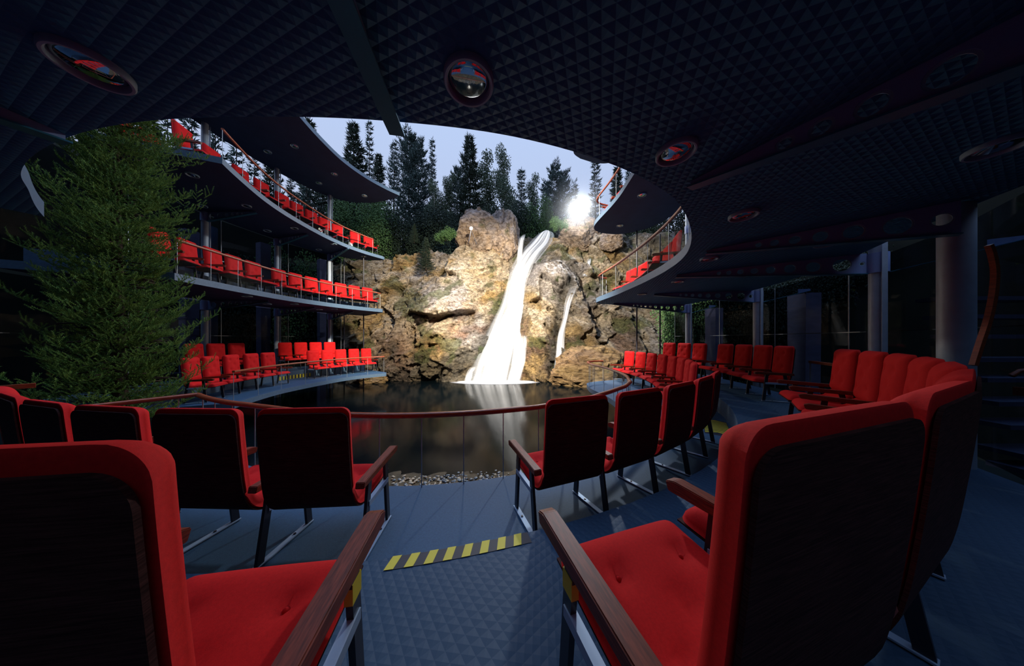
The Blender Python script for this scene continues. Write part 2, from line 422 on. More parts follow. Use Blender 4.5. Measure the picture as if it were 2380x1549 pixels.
def make_chair(label):
    t=thing('armchair',label,'chair',group='red tufted armchairs')
    b=link('backrest',me_back,t); link('tufting_buttons',me_bb,b)
    s=link('seat',me_seat,t); link('tufting_buttons',me_sb,s)
    link('plywood_shell',me_shell,t)['label']='dark plywood shell'
    for sd,x in (('L',-AX),('R',AX)):
        def put(nm,me,y=0,par=None):
            q=link(nm,me,par or t); q.location=(0 if par else x,0,0); q['side']=sd; return q
        put('armrest',me_arm); put('leg',me_leg_f); put('leg',me_leg_r)
        fb=put('foot_bar',me_foot); link('bolt',me_bolt,fb)
        put('seat_rail',me_rail)
    return t
CH0=[None]
def chair(phi, rback, z, label, arms='LR', group='red tufted armchairs'):
    r0=rback-0.33
    p=polar(phi,r0,z); rz=R_(phi)
    if CH0[0] is None:
        CH0[0]=make_chair('proto')
    skip=[s_ for s_ in 'LR' if s_ not in arms]
    return dup(CH0[0],p,rz,label,group,skip)
R1=6.28; R2=7.66
A='red tufted armchair'
# near block, front row
for k in range(6):
    c=chair(4.1-6.0*k,R1,0,f'{A} seen from behind, front row, {ORD[k]} left of the centre aisle','LR' if k==5 else 'R','front row left of the near aisle')
for k in range(5):
    c=chair(20.6+5.9*k,R1+.10,0,f'{A} seen from behind, {ORD[k]} right of the centre aisle in the front row','LR' if k==4 else 'L','front row right of the near aisle')
# near block, second row, on the step
nl=chair(7.72,7.59,TIER,f'{A} cut off by the left frame edge, nearest chair left of the aisle','R','second row beside the near aisle')
chair(2.72,7.59,TIER,f'{A} whose seat corner shows left of the nearest left chair','R','second row beside the near aisle')
nr=chair(17.75,R2+.06,TIER,f'{A} largest on the right, nearest chair right of the aisle','L','second row beside the near aisle')
for k in range(1,8):
    chair(17.75+5.0*k,R2+.06-.008*k,TIER,f'{A} {ORD[k]} right of the centre aisle in the second row','LR' if k==7 else 'L','second row right of the near aisle')
for c,x in ((nl,AX),(nr,-AX)):
    q=link('hazard_marker',me_mark,c); q.location=(x,.083,.44); q['label']='yellow and black tape marker'
# right block
for k in range(8):
    chair(58+6.0*k,6.1,0,f'{A} {ORD[k]} from the chevron aisle, front row, right block','LR' if k==7 else 'L','front row of the right block').scale=(.92,1,1)
for k in range(4):
    chair(67+5.0*k,7.70,TIER,f'{A} {ORD[k]} from the chevron aisle, rear row, right block','LR' if k==3 else 'L','rear row of the right block')
for k in range(3):
    chair(89.6+5.0*k,7.70,TIER,f'{A} {ORD[k]} past the gap in the rear row of the right block','LR' if k==2 else 'L','rear row of the right block')
# left decks: the seats there stand closer together and are a little narrower
def spaced(us, r, lo, hi, edge=None, gap=.54):
    rr=[r]*len(us); p=[bearing(u,r,lo,hi) for u in us]
    if edge:
        for _ in range(4):
            rr=[max(r,rin(edge,a)+.83) for a in p]; p=[bearing(u,q,lo,hi) for u,q in zip(us,rr)]
    dm=math.degrees(gap/(r-.33)); c=len(p)//2
    for i in range(c+1,len(p)): p[i]=min(p[i],p[i-1]-dm)
    for i in range(c-1,-1,-1): p[i]=max(p[i],p[i+1]+dm)
    return list(zip(p,rr))
def row(us, r, z, lo, hi, names, ends, group, edge=None, gap=.54, sx=.86):
    for i,(ph,rq) in enumerate(spaced(us,r,lo,hi,edge,gap)):
        c=chair(ph,rq,z,names(i),'LR' if i in ends else 'L',group); c.scale=(sx,1,1)
row((449,487,535,582,622,727,760,791,822,844),6.2,0,-130,-60,lambda i:f"red armchair, {ORD[i%5]} from the spruce, lowest left front row {'beside the tree' if i<5 else 'past the hazard tape'}",(0,5),'front row of the lowest left deck',None,.50,.80)
row((455,503,549,662,697,731,765),7.66,TIER,-127,-64,lambda i:f"red armchair, {ORD[i if i<3 else i-3]} from the spruce, lowest left rear row {'beside the tree' if i<3 else 'past the hazard tape'}",(0,3),'rear row of the lowest left deck')
row((397,442,496,541,587,658,686,715,749,780,811,834),6.45,Z2,-130,-62,lambda i:f'{A} {ORD[i]} from the spruce on the left balcony one storey up',(0,5),'left balcony one storey up',[(t_[0],t_[1]) for t_ in inL2[::-1]])
row((422,490,558,607,655,689,712,749,783,825,842),6.70,Z3,-132,-66,lambda i:f'{A} {ORD[i]} from the spruce in the front row, left balcony two storeys up',(0,3),'left balcony two storeys up',[(t_[0],t_[1]) for t_ in inL3[::-1]])
row((313,345),7.75,Z3,-95,-66,lambda i:f'{A} {ORD[i]} from the spruce in the rear row, left balcony two storeys up',(0,),'left balcony two storeys up, rear row')
# right balcony
for i,u in enumerate((69.6,76.2,82.8,91,97.6)):
    chair(u,6.0,Z2,f'{A} {ORD[i]} from the round ceiling edge on the right balcony','LR' if i==0 else 'L','right balcony one storey up')
for i,u in enumerate((92.4,98.9)):
    chair(u,5.72,Z3,f'{A} {ORD[i]} peeping over the rim of the upper right deck','LR','right balcony two storeys up')
# remove the prototype
for ch in list(CH0[0].children):
    for g in list(ch.children): bpy.data.objects.remove(g)
    bpy.data.objects.remove(ch)
bpy.data.objects.remove(CH0[0])

# ------------------------------------------------------------------ balustrades
def balustrade(label, path, zr, zf, step, rail_w=.055, rail_h=.05, glass=True, npost=None, group=None):
    """path: list of (x,y); a wooden rail on slim glass panels"""
    P=[Vector((p[0],p[1],0)) for p in path]
    t=thing('balustrade',label,'balustrade',(P[0].x,P[0].y,zf),0,group); o=t.location.copy()
    m=MB(); w,h=rail_w/2,rail_h/2
    m.sweep([p+Vector((0,0,zr))-o for p in P],[(-w,-h*.5),(-w*.6,-h),(w*.6,-h),(w,-h*.5),(w,h*.5),(w*.6,h),(-w*.6,h),(-w,h*.5)])
    m.build('handrail',M_RAILW,t,True,50)
    L=[0]
    for a,b in zip(P,P[1:]): L.append(L[-1]+(b-a).length)
    n=max(1,round(L[-1]/step)); 
    def pt(d):
        x=np.interp(d,L,[p.x for p in P]); y=np.interp(d,L,[p.y for p in P]); return Vector((float(x),float(y),0))
    for i in range(n+1):
        p=pt(L[-1]*i/n); q=MB(); q.tube([p+Vector((0,0,zf))-o,p+Vector((0,0,zr-.02))-o],.0055,6); q.build('post',M_MULL,t)
    if glass:
        for i in range(n):
            q=MB(); pts=[pt(L[-1]*(i+f)/n) for f in (.02,.35,.65,.98)]
            q.sweep([p+Vector((0,0,(zf+zr)/2))-o for p in pts],[(-.003,-(zr-zf)/2+.03),(.003,-(zr-zf)/2+.03),(.003,(zr-zf)/2-.03),(-.003,(zr-zf)/2-.03)])
            q.build('glass_panel',M_GLASS,t)
    return t
def ring_path(tab, a0, a1, n, off=0.0):
    out=[]
    nodes=[(a,r) for a,r in tab if min(a0,a1)-1e-6<=a<=max(a0,a1)+1e-6]
    sm=catmull(nodes,8)
    for a,r in sm:
        q=polar(float(a),float(r)+off); out.append((q.x,q.y))
    return out
p=ring_path(in1,-30,22,0,.03)
c=polar(-31,6.1); balustrade('dark red wooden handrail on glass in front of the near aisle, bent at the tree',[ (c.x,c.y) ]+p+[(polar(30,5.40).x,polar(30,5.40).y),(polar(37,5.30).x,polar(37,5.30).y),(polar(43,5.25).x,polar(43,5.25).y),(polar(48,5.17).x,polar(48,5.17).y),(polar(53,5.02).x,polar(53,5.02).y)],.72,0.0,.42)
pR=[polar(a,r) for a,r in catmull([(53.5,5.02),(60,4.82),(72,4.45),(82,4.2),(90,4.2),(95,4.3),(98,4.6),(99.2,5.0)],6)]
balustrade('curved wooden handrail round the lowest right deck with a hooked end',[(q.x,q.y) for q in pR],.72,0.0,.6)
pL=[polar(a,r) for a,r in catmull([(-66.5,5.19),(-72,5.14),(-83,5.12),(-96,5.02),(-112,5.02),(-121,4.9),(-126.3,4.8),(-127.8,4.95)],6)]
balustrade('dark red wooden handrail along the lowest left deck',[(q.x,q.y) for q in pL],.72,0.0,.75)
pL=[polar(a,r) for a,r in catmull([(-65,6.0),(-72,5.79),(-80,5.66),(-89.5,5.59),(-105,5.54),(-118,5.54),(-126,5.56),(-129.5,5.7)],6)]
balustrade('red-brown wooden handrail on glass along the left balcony one storey up',[(q.x,q.y) for q in pL],Z2+.73,Z2,.62)
pL=[polar(a,r) for a,r in catmull([(-69,5.5),(-75,5.54),(-82,5.64),(-100.7,5.99),(-112,6.32),(-119,6.54),(-126,6.72),(-130.5,6.84)],6)]
balustrade('red-brown wooden handrail on glass along the left balcony two storeys up',[(q.x,q.y) for q in pL],Z3+.73,Z3,.75)
pL=[polar(a,r) for a,r in catmull([(31,6.47),(40.6,6.22),(47.4,6.0),(54,5.68),(61.7,5.32),(72,4.96),(85,4.72),(93,4.67),(97,4.78),(98.6,5.1)],6)]
balustrade('orange-brown wooden handrail on glass along the right balcony one storey up',[(q.x,q.y) for q in pL],Z2+.73,Z2,.9)
pL=[polar(a,r) for a,r in catmull([(60,5.45),(71.6,5.09),(82,4.93),(92,4.84),(99,4.84),(102.5,4.95),(104,5.2),(104.5,5.7)],6)]
balustrade('orange-brown wooden handrail over the tip of the upper right deck',[(q.x,q.y) for q in pL],Z3+.73,Z3,1.2)
a=polar(66,7.98,1.06); b=polar(53,7.98,1.06); t=thing('guard_rail','orange-brown guard rail behind the gap in the right rear row','guard rail',(a.x,a.y,TIER))
m=MB(); m.sweep([polar(66-13*k/8,7.98,1.06)-t.location for k in range(9)],[(-.025,-.022),(.025,-.022),(.025,.022),(-.025,.022)]); m.build('rail_bar',M_RAILW,t)
for k in (0,4,8):
    q=polar(66-13*k/8,7.98,TIER)-t.location; m=MB(); m.tube([q,q+Vector((0,0,.77))],.01,8); m.build('post',M_MULL,t)
# two rails closing the left end of the near step
a=polar(-31.5,6.15,0); b=polar(-31.0,7.9,0); t=thing('guard_rail','pair of dark red rails at the left frame edge beside the front row','guard rail',(a.x,a.y,TIER))
for z in (1.0,.72):
    m=MB(); up_=Vector((0,0,z)); m.bar(a+up_-t.location,b+up_-t.location,.05,.045); m.build('rail_bar',M_RAILW,t)
for f in (.12,.9):
    q=a.lerp(b,f)-t.location; m=MB(); m.tube([q+Vector((0,0,TIER)),q+Vector((0,0,.99))],.01,8); m.build('post',M_MULL,t)
# ------------------------------------------------------------------ ceiling lamps
def lamp_meshes():
    m=MB(); m.lathe([(.098,.03),(.098,-.022),(.104,-.030),(.113,-.030),(.118,-.022),(.118,.0)],48); rim=m.mesh('rim',M_RIM,True,50)
    m=MB(); m.lathe([(.0005,-.0285)]+[(.092*math.sin(a),-.0285+.022*(1-math.cos(a))) for a in [k*math.pi/2/9 for k in range(1,10)]],48); d=m.mesh('mirror_dome',M_MIRR,True)
    m=MB(); m.lathe([(.0005,.006),(.098,.006),(.098,.012),(.0005,.012)],32); g=m.mesh('socket',M_BLACK,True,50)
    return rim,d,g
ml=lamp_meshes()
LAMP=[None]
def lamp(u,v,zc,label,group):
    d=F*(zc-EYE)/(789-v); p=at(u,d,zc)
    if LAMP[0] is None:
        t=thing('ceiling_lamp',label,'ceiling lamp',p,0,group)
        for nm,me in zip(('rim','mirror_dome','socket'),ml): link(nm,me,t)
        LAMP[0]=t; return t
    return dup(LAMP[0],p,0,label,group)
for u,v,lb in ((210,150,'round mirrored ceiling lamp at upper left of the near ceiling'),(1090,184,'round mirrored ceiling lamp above the waterfall near the blue beam'),
    (1571,350,'round mirrored ceiling lamp on the right just above the red-lit beam'),(1728,498,'round mirrored ceiling lamp right of the balcony opening edge'),
    (1922,565,'flattened round ceiling lamp above the right columns'),(1648,600,'small round ceiling lamp below the long right beam'),(2318,338,'mirrored ceiling lamp at the right frame edge'),
    (1575,654,'small round lamp under the right ceiling above the perforated beams'),(1492,683,'smallest round lamp near the tip of the right ceiling')):
    lamp(u,v,Z2B,lb,'lamps in the near ceiling')
for i,(u,v) in enumerate(((447,406),(470,478),(573,478),(621,536),(684,530),(741,580),(776,567),(845,596))):
    lamp(u,v,Z3B,f'round lamp {ORD[i]} from the spruce in the soffit of the upper left balcony','lamps under the upper left balcony')
for i,(u,v) in enumerate(((622,352),(684,339),(741,425),(777,404),(847,455))):
    lamp(u,v,Z4B,f'round lamp {ORD[i]} from the left in the soffit of the left roof canopy','lamps under the left roof canopy')
for i,(u,v) in enumerate(((574,688),(621,706),(684,706),(742,719),(777,718))):
    lamp(u,v,Z2B,f'round lamp {ORD[i]} from the spruce in the soffit of the lower left balcony','lamps under the lower left balcony')
for u,v,lb in ((1492,453,'round lamp on the upper right soffit near its middle'),(1441,524,'round lamp on the upper right soffit close to its tip')):
    lamp(u,v,Z3B,lb,'lamps under the upper right deck')

# ------------------------------------------------------------------ perforated cantilever beams
def beam(phi, r0, r1, zt, label, group, d0=.045, d1=.30, first=.25, thick=.012, stub=None):
    t=thing('cantilever_beam',label,'beam',polar(phi,r0,zt),R_(phi)-math.pi/2,group)
    L=r1-r0; m=MB()
    dep=lambda x: d0+(d1-d0)*(x/L)
    # cells
    xs=[0.0]; x=first*L; xs.append(x)
    while x<L-.02:
        w=max(.10,dep(x)*1.18); x=min(L,x+w); xs.append(x)
    if len(xs)>3 and xs[-1]-xs[-2]<.08: xs.pop(-2)
    fl=MB()
    for i,(a,b) in enumerate(zip(xs,xs[1:])):
        cx=(a+b)/2; dm=dep(cx); cz=-dm/2; r=min((b-a),dm)*.36
        hole = i>0
        if not hole:
            m.add([(a,thick/2,0),(b,thick/2,0),(b,thick/2,-dep(b)),(a,thick/2,-dep(a)),(a,-thick/2,0),(b,-thick/2,0),(b,-thick/2,-dep(b)),(a,-thick/2,-dep(a))],[(0,1,2,3),(7,6,5,4),(0,3,7,4)])
            continue
        angs=sorted([2*math.pi*k/24 for k in range(24)]+[math.atan2(0-cz,b-cx),math.atan2(0-cz,a-cx)]+[math.atan2(-dep(b)-cz,b-cx)%(2*math.pi),math.atan2(-dep(a)-cz,a-cx)%(2*math.pi)])
        inn=[];out=[]
        for an in angs:
            c,s_=math.cos(an),math.sin(an); inn.append((cx+r*c,cz+r*s_))
            best=9
            if c>1e-9: best=min(best,(b-cx)/c)
            if c<-1e-9: best=min(best,(a-cx)/c)
            if s_>1e-9: best=min(best,(0-cz)/s_)
            # bottom line z = -dep(x)
            sl=(d1-d0)/L; den=s_+sl*c
            if den<-1e-9: best=min(best,(-(d0+sl*cx)-cz)/den)
            out.append((cx+best*c,cz+best*s_))
        n=len(angs); vs=[]
        for y in (thick/2,-thick/2):
            vs+=[(p[0],y,p[1]) for p in inn]+[(p[0],y,p[1]) for p in out]
        fs=[]
        for k in range(n):
            k2=(k+1)%n
            fs+=[(k,k2,n+k2,n+k),(2*n+k,3*n+k,3*n+k2,2*n+k2),(k,2*n+k,2*n+k2,k2)]
        m.add(vs,fs)
        rr=MB()
        fl_pts=[Vector((cx+r*math.cos(q),0,cz+r*math.sin(q))) for q in [2*math.pi*k/20 for k in range(21)]]
        fl.sweep(fl_pts,[(-.012,-.002),(.012,-.002),(.012,.002),(-.012,.002)],up=(0,1,0),cap=False)
    m.build('perforated_web',M_BEAM,t)
    if fl.v: fl.build('hole_lips',M_RIM,t)
    q=MB(); q.bar((-.01,0,-d0-.004),(L,0,-d1-.004),.085,.010,up=(0,0,1)); q.build('bottom_flange',M_BEAMF,t)
    return t
g='perforated beams under the near ceiling'
beam(9.6,6.46,8.5,Z2B,'blue cantilever beam crossing the ceiling above the waterfall','' or g)
beam(-8.8,6.38,8.4,Z2B,'dark cantilever beam in the upper left corner of the ceiling',g)
beam(28.4,6.66,8.45,Z2B,'long perforated beam with a red reflection on its flange, upper right',g)
beam(46,6.25,8.05,Z2B,'long thin perforated beam ending at the large right column',g)
beam(58.5,5.8,8.1,Z2B,'perforated beam ending at the tall right column beside the seats',g)
beam(79.3,5.75,8.1,Z2B,'perforated beam ending at the middle right column',g)
beam(97.5,5.3,8.1,Z2B,'perforated beam ending at the far right column',g)
for z,nm,r in ((Z2B,'lower left balcony',6.1),(Z3B,'upper left balcony',6.5)):
    for i,ph in enumerate((-91,-105.9,-120)):
        beam(ph,r,8.1,z,f'dark perforated beam {ORD[i]} from the spruce under the {nm}',f'beams under the {nm}')
for ph,nm in ((58.5,'tall right column beside the seats'),(79.3,'middle right column'),(97.5,'far right column')):
    beam(ph,9.3,8.28,Z2B,f'short outer bracket beam behind the {nm}','outer bracket beams')

# ------------------------------------------------------------------ columns
def column(phi, r, rad, z0, z1, label, group='round steel columns'):
    p=polar(phi,r,z0); t=thing('column',label,'column',p,R_(phi),group)
    m=MB(); m.cyl((0,0,0),rad,0,z1-z0,28); m.build('shaft',M_COLU,t,True,50)
    m=MB(); m.box((-rad-.05,0,(z1-z0)/2),(.010,.05,z1-z0)); m.build('fin_plate',M_COLU,t)
    for z in (Z2B,Z3B,Z4B):
        if z<z1:
            m=MB(); m.cyl((0,0,z-z0),rad+.02,-.30,-.02,24); m.build('collar',M_BEAM,t,True,50)
    return t
column(58.5,8.2,.080,-1.6,Z4B,'tall grey column right of the seats in front of the dark glass')
column(79.5,8.2,.088,-1.6,Z4B,'grey column behind the middle of the right rear row')
column(97.6,8.2,.082,-1.6,Z4B,'grey column behind the far end of the right rear row')
column(-91,8.2,.082,-1.6,Z4B,'grey column nearest the spruce on the left')
column(-105.9,8.2,.076,-1.6,Z4B,'grey column at the middle of the left decks')
column(-120,8.2,.074,-1.6,Z4B,'grey column nearest the rock on the left')
# large twin column on the right by the stairs
p=polar(47.9,8.08,0); t=thing('column','large dark blue twin column at the right beside the stairs','column',p,R_(47.9))
m=MB(); m.cyl((-.10,0,0),.095,.28,Z2B,32); m.build('shaft',M_COLU,t,True,50)
m=MB(); m.box((.06,-.02,(.28+Z2B)/2),(.13,.09,Z2B-.28)); m.build('flat_casing',mat('blue_casing_paint',(.05,.075,.15),.45),t)
m=MB(); m.box((-.02,.0,(.28+Z2B)/2),(.012,.14,Z2B-.28)); m.build('fin_plate',M_COLU,t)
# blue stair core column left
p=polar(-97.5,9.4,-1.6); t=thing('column','thick blue column of the stair tower on the left','column',p); m=MB(); m.cyl((0,0,0),.155,0,Z3B+1.6,28); m.build('shaft',mat('blue_core_paint',(.07,.12,.23),.45),t,True,50)
# slim dark poles
for i,(u,d,z0,z1,lb) in enumerate(((1480,9.3,-.1,Z3B,'slim dark pole at the tip of the right decks'),(1534,9.6,-.1,Z3B,'slim dark pole just right of the right deck tip'),(845,12.2,-1.2,Z3B,'slim dark pole under the tip of the left balconies'),(800,12.6,-1.2,Z3B,'slim dark pole left of the tip pole on the left decks'))):
    t=thing('pole',lb,'pole',at(u,d,z0),0,'slim dark tie poles'); m=MB(); m.cyl((0,0,0),.026,0,z1-z0,10); m.build('shaft',M_LEG,t,True,50)

# ------------------------------------------------------------------ outer concrete fins
def fin(u, r, lo, hi, w, zt, label):
    ph=bearing(u,r,lo,hi); p=polar(ph,r,-1.6); t=thing('concrete_fin',label,'fin wall',p,R_(ph),'outer concrete fins')
    m=MB(); h=zt+1.6; a=w/2; b=w/2*1.18; d=.16
    vs=[(-b*.86,-d,0),(b*.86,-d,0),(b*.86,d,0),(-b*.86,d,0),(-b,-d,h),(b,-d,h),(b,d,h),(-b,d,h)]
    m.add(vs,[(0,3,2,1),(4,5,6,7),(0,1,5,4),(1,2,6,5),(2,3,7,6),(3,0,4,7)]); m.build('slab',M_FIN,t)
fin(1868,9.35,60,100,.42,Z2B-.1,'tapered purple-grey concrete fin behind the dark glass, right of the middle column')
fin(1659,9.4,84,110,.36,Z2B-.1,'tapered purple-grey concrete fin behind the second right block')
fin(612,9.4,-116,-80,.30,Z3B,'tapered concrete fin between the left columns')
fin(440,10.6,-105,-60,.34,Z3B,'blue-grey concrete fin half hidden by the spruce')
fin(748,9.5,-130,-110,.26,Z3B,'narrow concrete fin left of the column nearest the rock')
fin(165,8.9,-66,-36,.40,Z3B,'tall dark concrete fin behind the spruce')

# ------------------------------------------------------------------ outer glazing
def glazing(name, a0, a1, r, z0, z1, step, label, trans):
    t=thing(name,None,None); t.name=name; tag(t,label,'glass wall',kind='structure')
    n=max(1,round(abs(a1-a0)/step))
    for i in range(n):
        m=MB(); p=polar(a0+(a1-a0)*i/n,r); q=polar(a0+(a1-a0)*(i+1)/n,r)
        m.bar(p+Vector((0,0,(z0+z1)/2)),q+Vector((0,0,(z0+z1)/2)),.008,z1-z0); m.build('glass_pane',M_WGLASS,t)
    for i in range(n+1):
        p=polar(a0+(a1-a0)*i/n,r-.02); m=MB(); m.bar((p.x,p.y,z0),(p.x,p.y,z1),.012,.012,up=(0,1,0)); m.build('mullion',M_MULL,t)
    for z in trans:
        m=MB(); m.sweep([polar(a0+(a1-a0)*k/40,r-.02,z) for k in range(41)],[(-.007,-.007),(.007,-.007),(.007,.007),(-.007,.007)]); m.build('transom',M_MULL,t)
glazing('wall_right',40,103,8.42,.28,Z2B,13,'dark outer glass wall on the right with one thin transom',(1.60,))
glazing('wall_left',-66,-124,8.42,-.1,Z2B,14.5,'dark outer glass wall behind the lowest left deck',(1.60,))
glazing('wall_left',-66,-124,8.42,Z2,Z3B,14.5,'dark outer glass wall behind the middle left balcony',(Z2+1.32,))
glazing('wall_back',-31,-66,8.3,-.86,Z2B,8.7,'dark glass bay left of the spruce below the ceiling',(.55,1.60,2.35))
glazing('wall_back',-31,-66,8.3,Z2B,Z3B+2.5,8.7,'dark glass bay behind the spruce above the ceiling',(3.3,4.6))

# ------------------------------------------------------------------ stairs
M_TREAD=mat('dark_blue_stair_plate',(.05,.06,.11),.5,0,.4)
def stairs(name,label,phi_c,r,a0,a1,z0,z1,n,w,group=None):
    t=thing(name,label,'staircase',polar(phi_c,r,0)); o=t.location.copy()
    for i in range(n):
        a=a0+(a1-a0)*i/n; z=z0+(z1-z0)*i/n
        m=MB(); p=polar(a,r,z)-o; M=Matrix.Rotation(R_(a),3,'Z')
        m.box(p,(abs(a1-a0)/n*math.pi/180*r*1.15+.05,w,.045),M); m.build('tread',M_TREAD,t)
    return t
# unseen dark wall added behind the viewer to keep sky light out
s=MB(); s.sweep([polar(a,9.35,(Z2+1.6)/2-1.0) for a in range(-32,38,4)],[(-.06,-2.6),(.06,-2.6),(.06,2.0),(-.06,2.0)]); o=s.build('wall_back',mat('added_rear_wall',(.012,.014,.022),.7)); tag(o,'added unseen wall keeping sky light out of the near terrace','wall',kind='structure')
t=thing('staircase','dark open staircase at the right frame edge behind the twin column','staircase',(5.9,2.7,-.9))
o=t.location.copy()
for i,v in enumerate((1090,1049,985,933,880,835,783,738,697)):
    d=2.60+.09*i; m=MB(); m.box(Vector((5.28+.05*i+.7,d,EYE-(v-789)*d/F))-o,(1.4,.27,.05)); m.build('tread',M_TREAD,t)
t=thing('stair_rail','curved red-brown stair handrail rising beside the twin column','handrail',polar(47,8.5,.28)); o2=t.location
pp=[tuple(at(u,1.98,EYE+(789-v)*1.98/F)) for u,v in ((2262,850),(2278,800),(2296,745),(2308,690),(2313,635),(2306,592),(2298,570))]
m=MB(); m.sweep([Vector(q)-o2 for q in catmull(pp,5)],[(-.016,-.014),(.016,-.014),(.016,.014),(-.016,.014)],up=(0,1,0)); m.build('handrail',M_RAILW,t,True,50)
for u,d,v0,v1,k in ((2368,2.7,910,0,0),(2362,2.55,868,0,0)):
    pass
t=thing('stair_rail','short red-brown handrail end at the right frame edge','handrail',at(2352,2.6,EYE-82*2.6/F)); o2=t.location
m=MB(); m.tube([at(2350,2.62,EYE-85*2.62/F)-o2,at(2370,2.6,EYE-74*2.6/F)-o2,at(2440,2.5,EYE-66*2.5/F)-o2],.022,8); m.build('handrail',M_RAILW,t,True,50)
t=thing('newel_board','red-brown board below the short handrail at the right edge','board',at(2385,2.6,EYE-120*2.6/F)); o2=t.location
m=MB(); m.bar(at(2356,2.62,EYE-120*2.62/F)-o2,at(2440,2.45,EYE-128*2.45/F)-o2,.03,.085); m.build('board',M_RAILW,t)
stairs('staircase','dark stair flight between the left columns behind the lowest deck',-94,9.6,-91.8,-95.3,-.6,2.5,10,1.0)
stairs('staircase','dark stair flight between the left columns one storey up',-94,9.6,-95.3,-91.8,3.0,5.3,9,1.0)
# low outer wall of the near terrace, right
# ------------------------------------------------------------------ rock
rng=np.random.default_rng(7)
def rock_mat(name, cols, attr=False):
    m=bpy.data.materials.new(name); m.use_nodes=True; nt=m.node_tree; N=nt.nodes; K=nt.links.new; b=N['Principled BSDF']
    b.inputs['Roughness'].default_value=.75; b.inputs['Specular IOR Level'].default_value=.35
    tc=N.new('ShaderNodeTexCoord')
    def noise(sc,det=8,scale=(1,1,1),rot=(0,0,0),dist=0.0,rough=.6):
        mp=N.new('ShaderNodeMapping'); mp.inputs['Scale'].default_value=scale; mp.inputs['Rotation'].default_value=rot
        n=N.new('ShaderNodeTexNoise'); n.inputs['Scale'].default_value=sc; n.inputs['Detail'].default_value=det; n.inputs['Distortion'].default_value=dist; n.inputs['Roughness'].default_value=rough
        K(tc.outputs['Object'],mp.inputs['Vector']); K(mp.outputs['Vector'],n.inputs['Vector']); return n.outputs['Fac']
    def ramp(f,stops):
        r=N.new('ShaderNodeValToRGB'); el=r.color_ramp.elements
        while len(el)<len(stops): el.new(0.5)
        for e,(p,c) in zip(el,stops): e.position=p; e.color=(*c,1)
        K(f,r.inputs['Fac']); return r.outputs['Color']
    def mix(f,a,c,mode='MIX'):
        x=N.new('ShaderNodeMix'); x.data_type='RGBA'; x.blend_type=mode
        K(f,x.inputs[0]) if not isinstance(f,float) else x.inputs[0].__setattr__('default_value',f)
        K(a,x.inputs[6]); K(c,x.inputs[7]); return x.outputs[2]
    base=ramp(noise(.42,6,(1,1,1),(0,0.5,0),.6),[(.30,cols[0]),(.45,cols[1]),(.55,cols[2]),(.70,cols[3])])
    fine=ramp(noise(4.5,12,(1,1,2.2),(0,.7,0),.25,.78),[(.36,(.07,.06,.05)),(.44,(.50,.45,.40)),(.53,(1,1,1)),(.64,(1.6,1.55,1.45))])
    if attr:
        an=N.new('ShaderNodeAttribute'); an.attribute_name='stone'; base=an.outputs['Color']
    c=mix(.9,base,fine,'MULTIPLY')
    # dark cracks
    vo=N.new('ShaderNodeTexVoronoi'); vo.feature='DISTANCE_TO_EDGE'; vo.inputs['Scale'].default_value=1.3
    mp=N.new('ShaderNodeMapping'); mp.inputs['Scale'].default_value=(1.0,1.0,.75); mp.inputs['Rotation'].default_value=(0,.65,0)
    nz=N.new('ShaderNodeTexNoise'); nz.inputs['Scale'].default_value=1.8; nz.inputs['Detail'].default_value=6
    ad=N.new('ShaderNodeMix'); ad.data_type='RGBA'; ad.blend_type='LINEAR_LIGHT'; ad.inputs[0].default_value=.32
    K(tc.outputs['Object'],mp.inputs['Vector']); K(mp.outputs['Vector'],ad.inputs[6]); K(tc.outputs['Object'],nz.inputs['Vector']); K(nz.outputs['Color'],ad.inputs[7]); K(ad.outputs[2],vo.inputs['Vector'])
    cr=ramp(vo.outputs['Distance'],[(0.0,(.12,.10,.09)),(.022,(1,1,1))])
    c=mix(.75,c,cr,'MULTIPLY')
    # moss
    mo=ramp(noise(.9,8,(1,1,1),(0,0,0),.3),[(.60,(0,0,0)),(.70,(1,1,1))])
    mg=N.new('ShaderNodeRGB'); mg.outputs[0].default_value=(.075,.10,.025,1)
    c=mix(mo,c,mg.outputs[0])
    K(c,b.inputs['Base Color'])
    h1=noise(4.5,13,(1,1,2.2),(0,.7,0),.2,.80); h2=noise(13,10,(1,1,1.5),(0,-.5,0),.2,.75)
    mm=N.new('ShaderNodeMath'); mm.operation='MULTIPLY_ADD'; K(h2,mm.inputs[0]); mm.inputs[1].default_value=.35; K(h1,mm.inputs[2])
    bp=N.new('ShaderNodeBump'); bp.inputs['Strength'].default_value=1.0; bp.inputs['Distance'].default_value=.40; K(mm.outputs[0],bp.inputs['Height']); K(bp.outputs['Normal'],b.inputs['Normal'])
    return m
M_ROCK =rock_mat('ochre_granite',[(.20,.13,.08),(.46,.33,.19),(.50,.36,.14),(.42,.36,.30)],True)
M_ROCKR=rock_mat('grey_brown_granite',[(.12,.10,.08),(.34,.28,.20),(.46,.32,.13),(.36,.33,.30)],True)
M_ROCKT=rock_mat('pale_lilac_granite',[(.34,.26,.20),(.46,.38,.34),(.50,.36,.24),(.44,.40,.40)])
M_ROCKO=rock_mat('orange_granite',[(.42,.24,.12),(.50,.31,.15),(.52,.34,.14),(.42,.31,.22)])

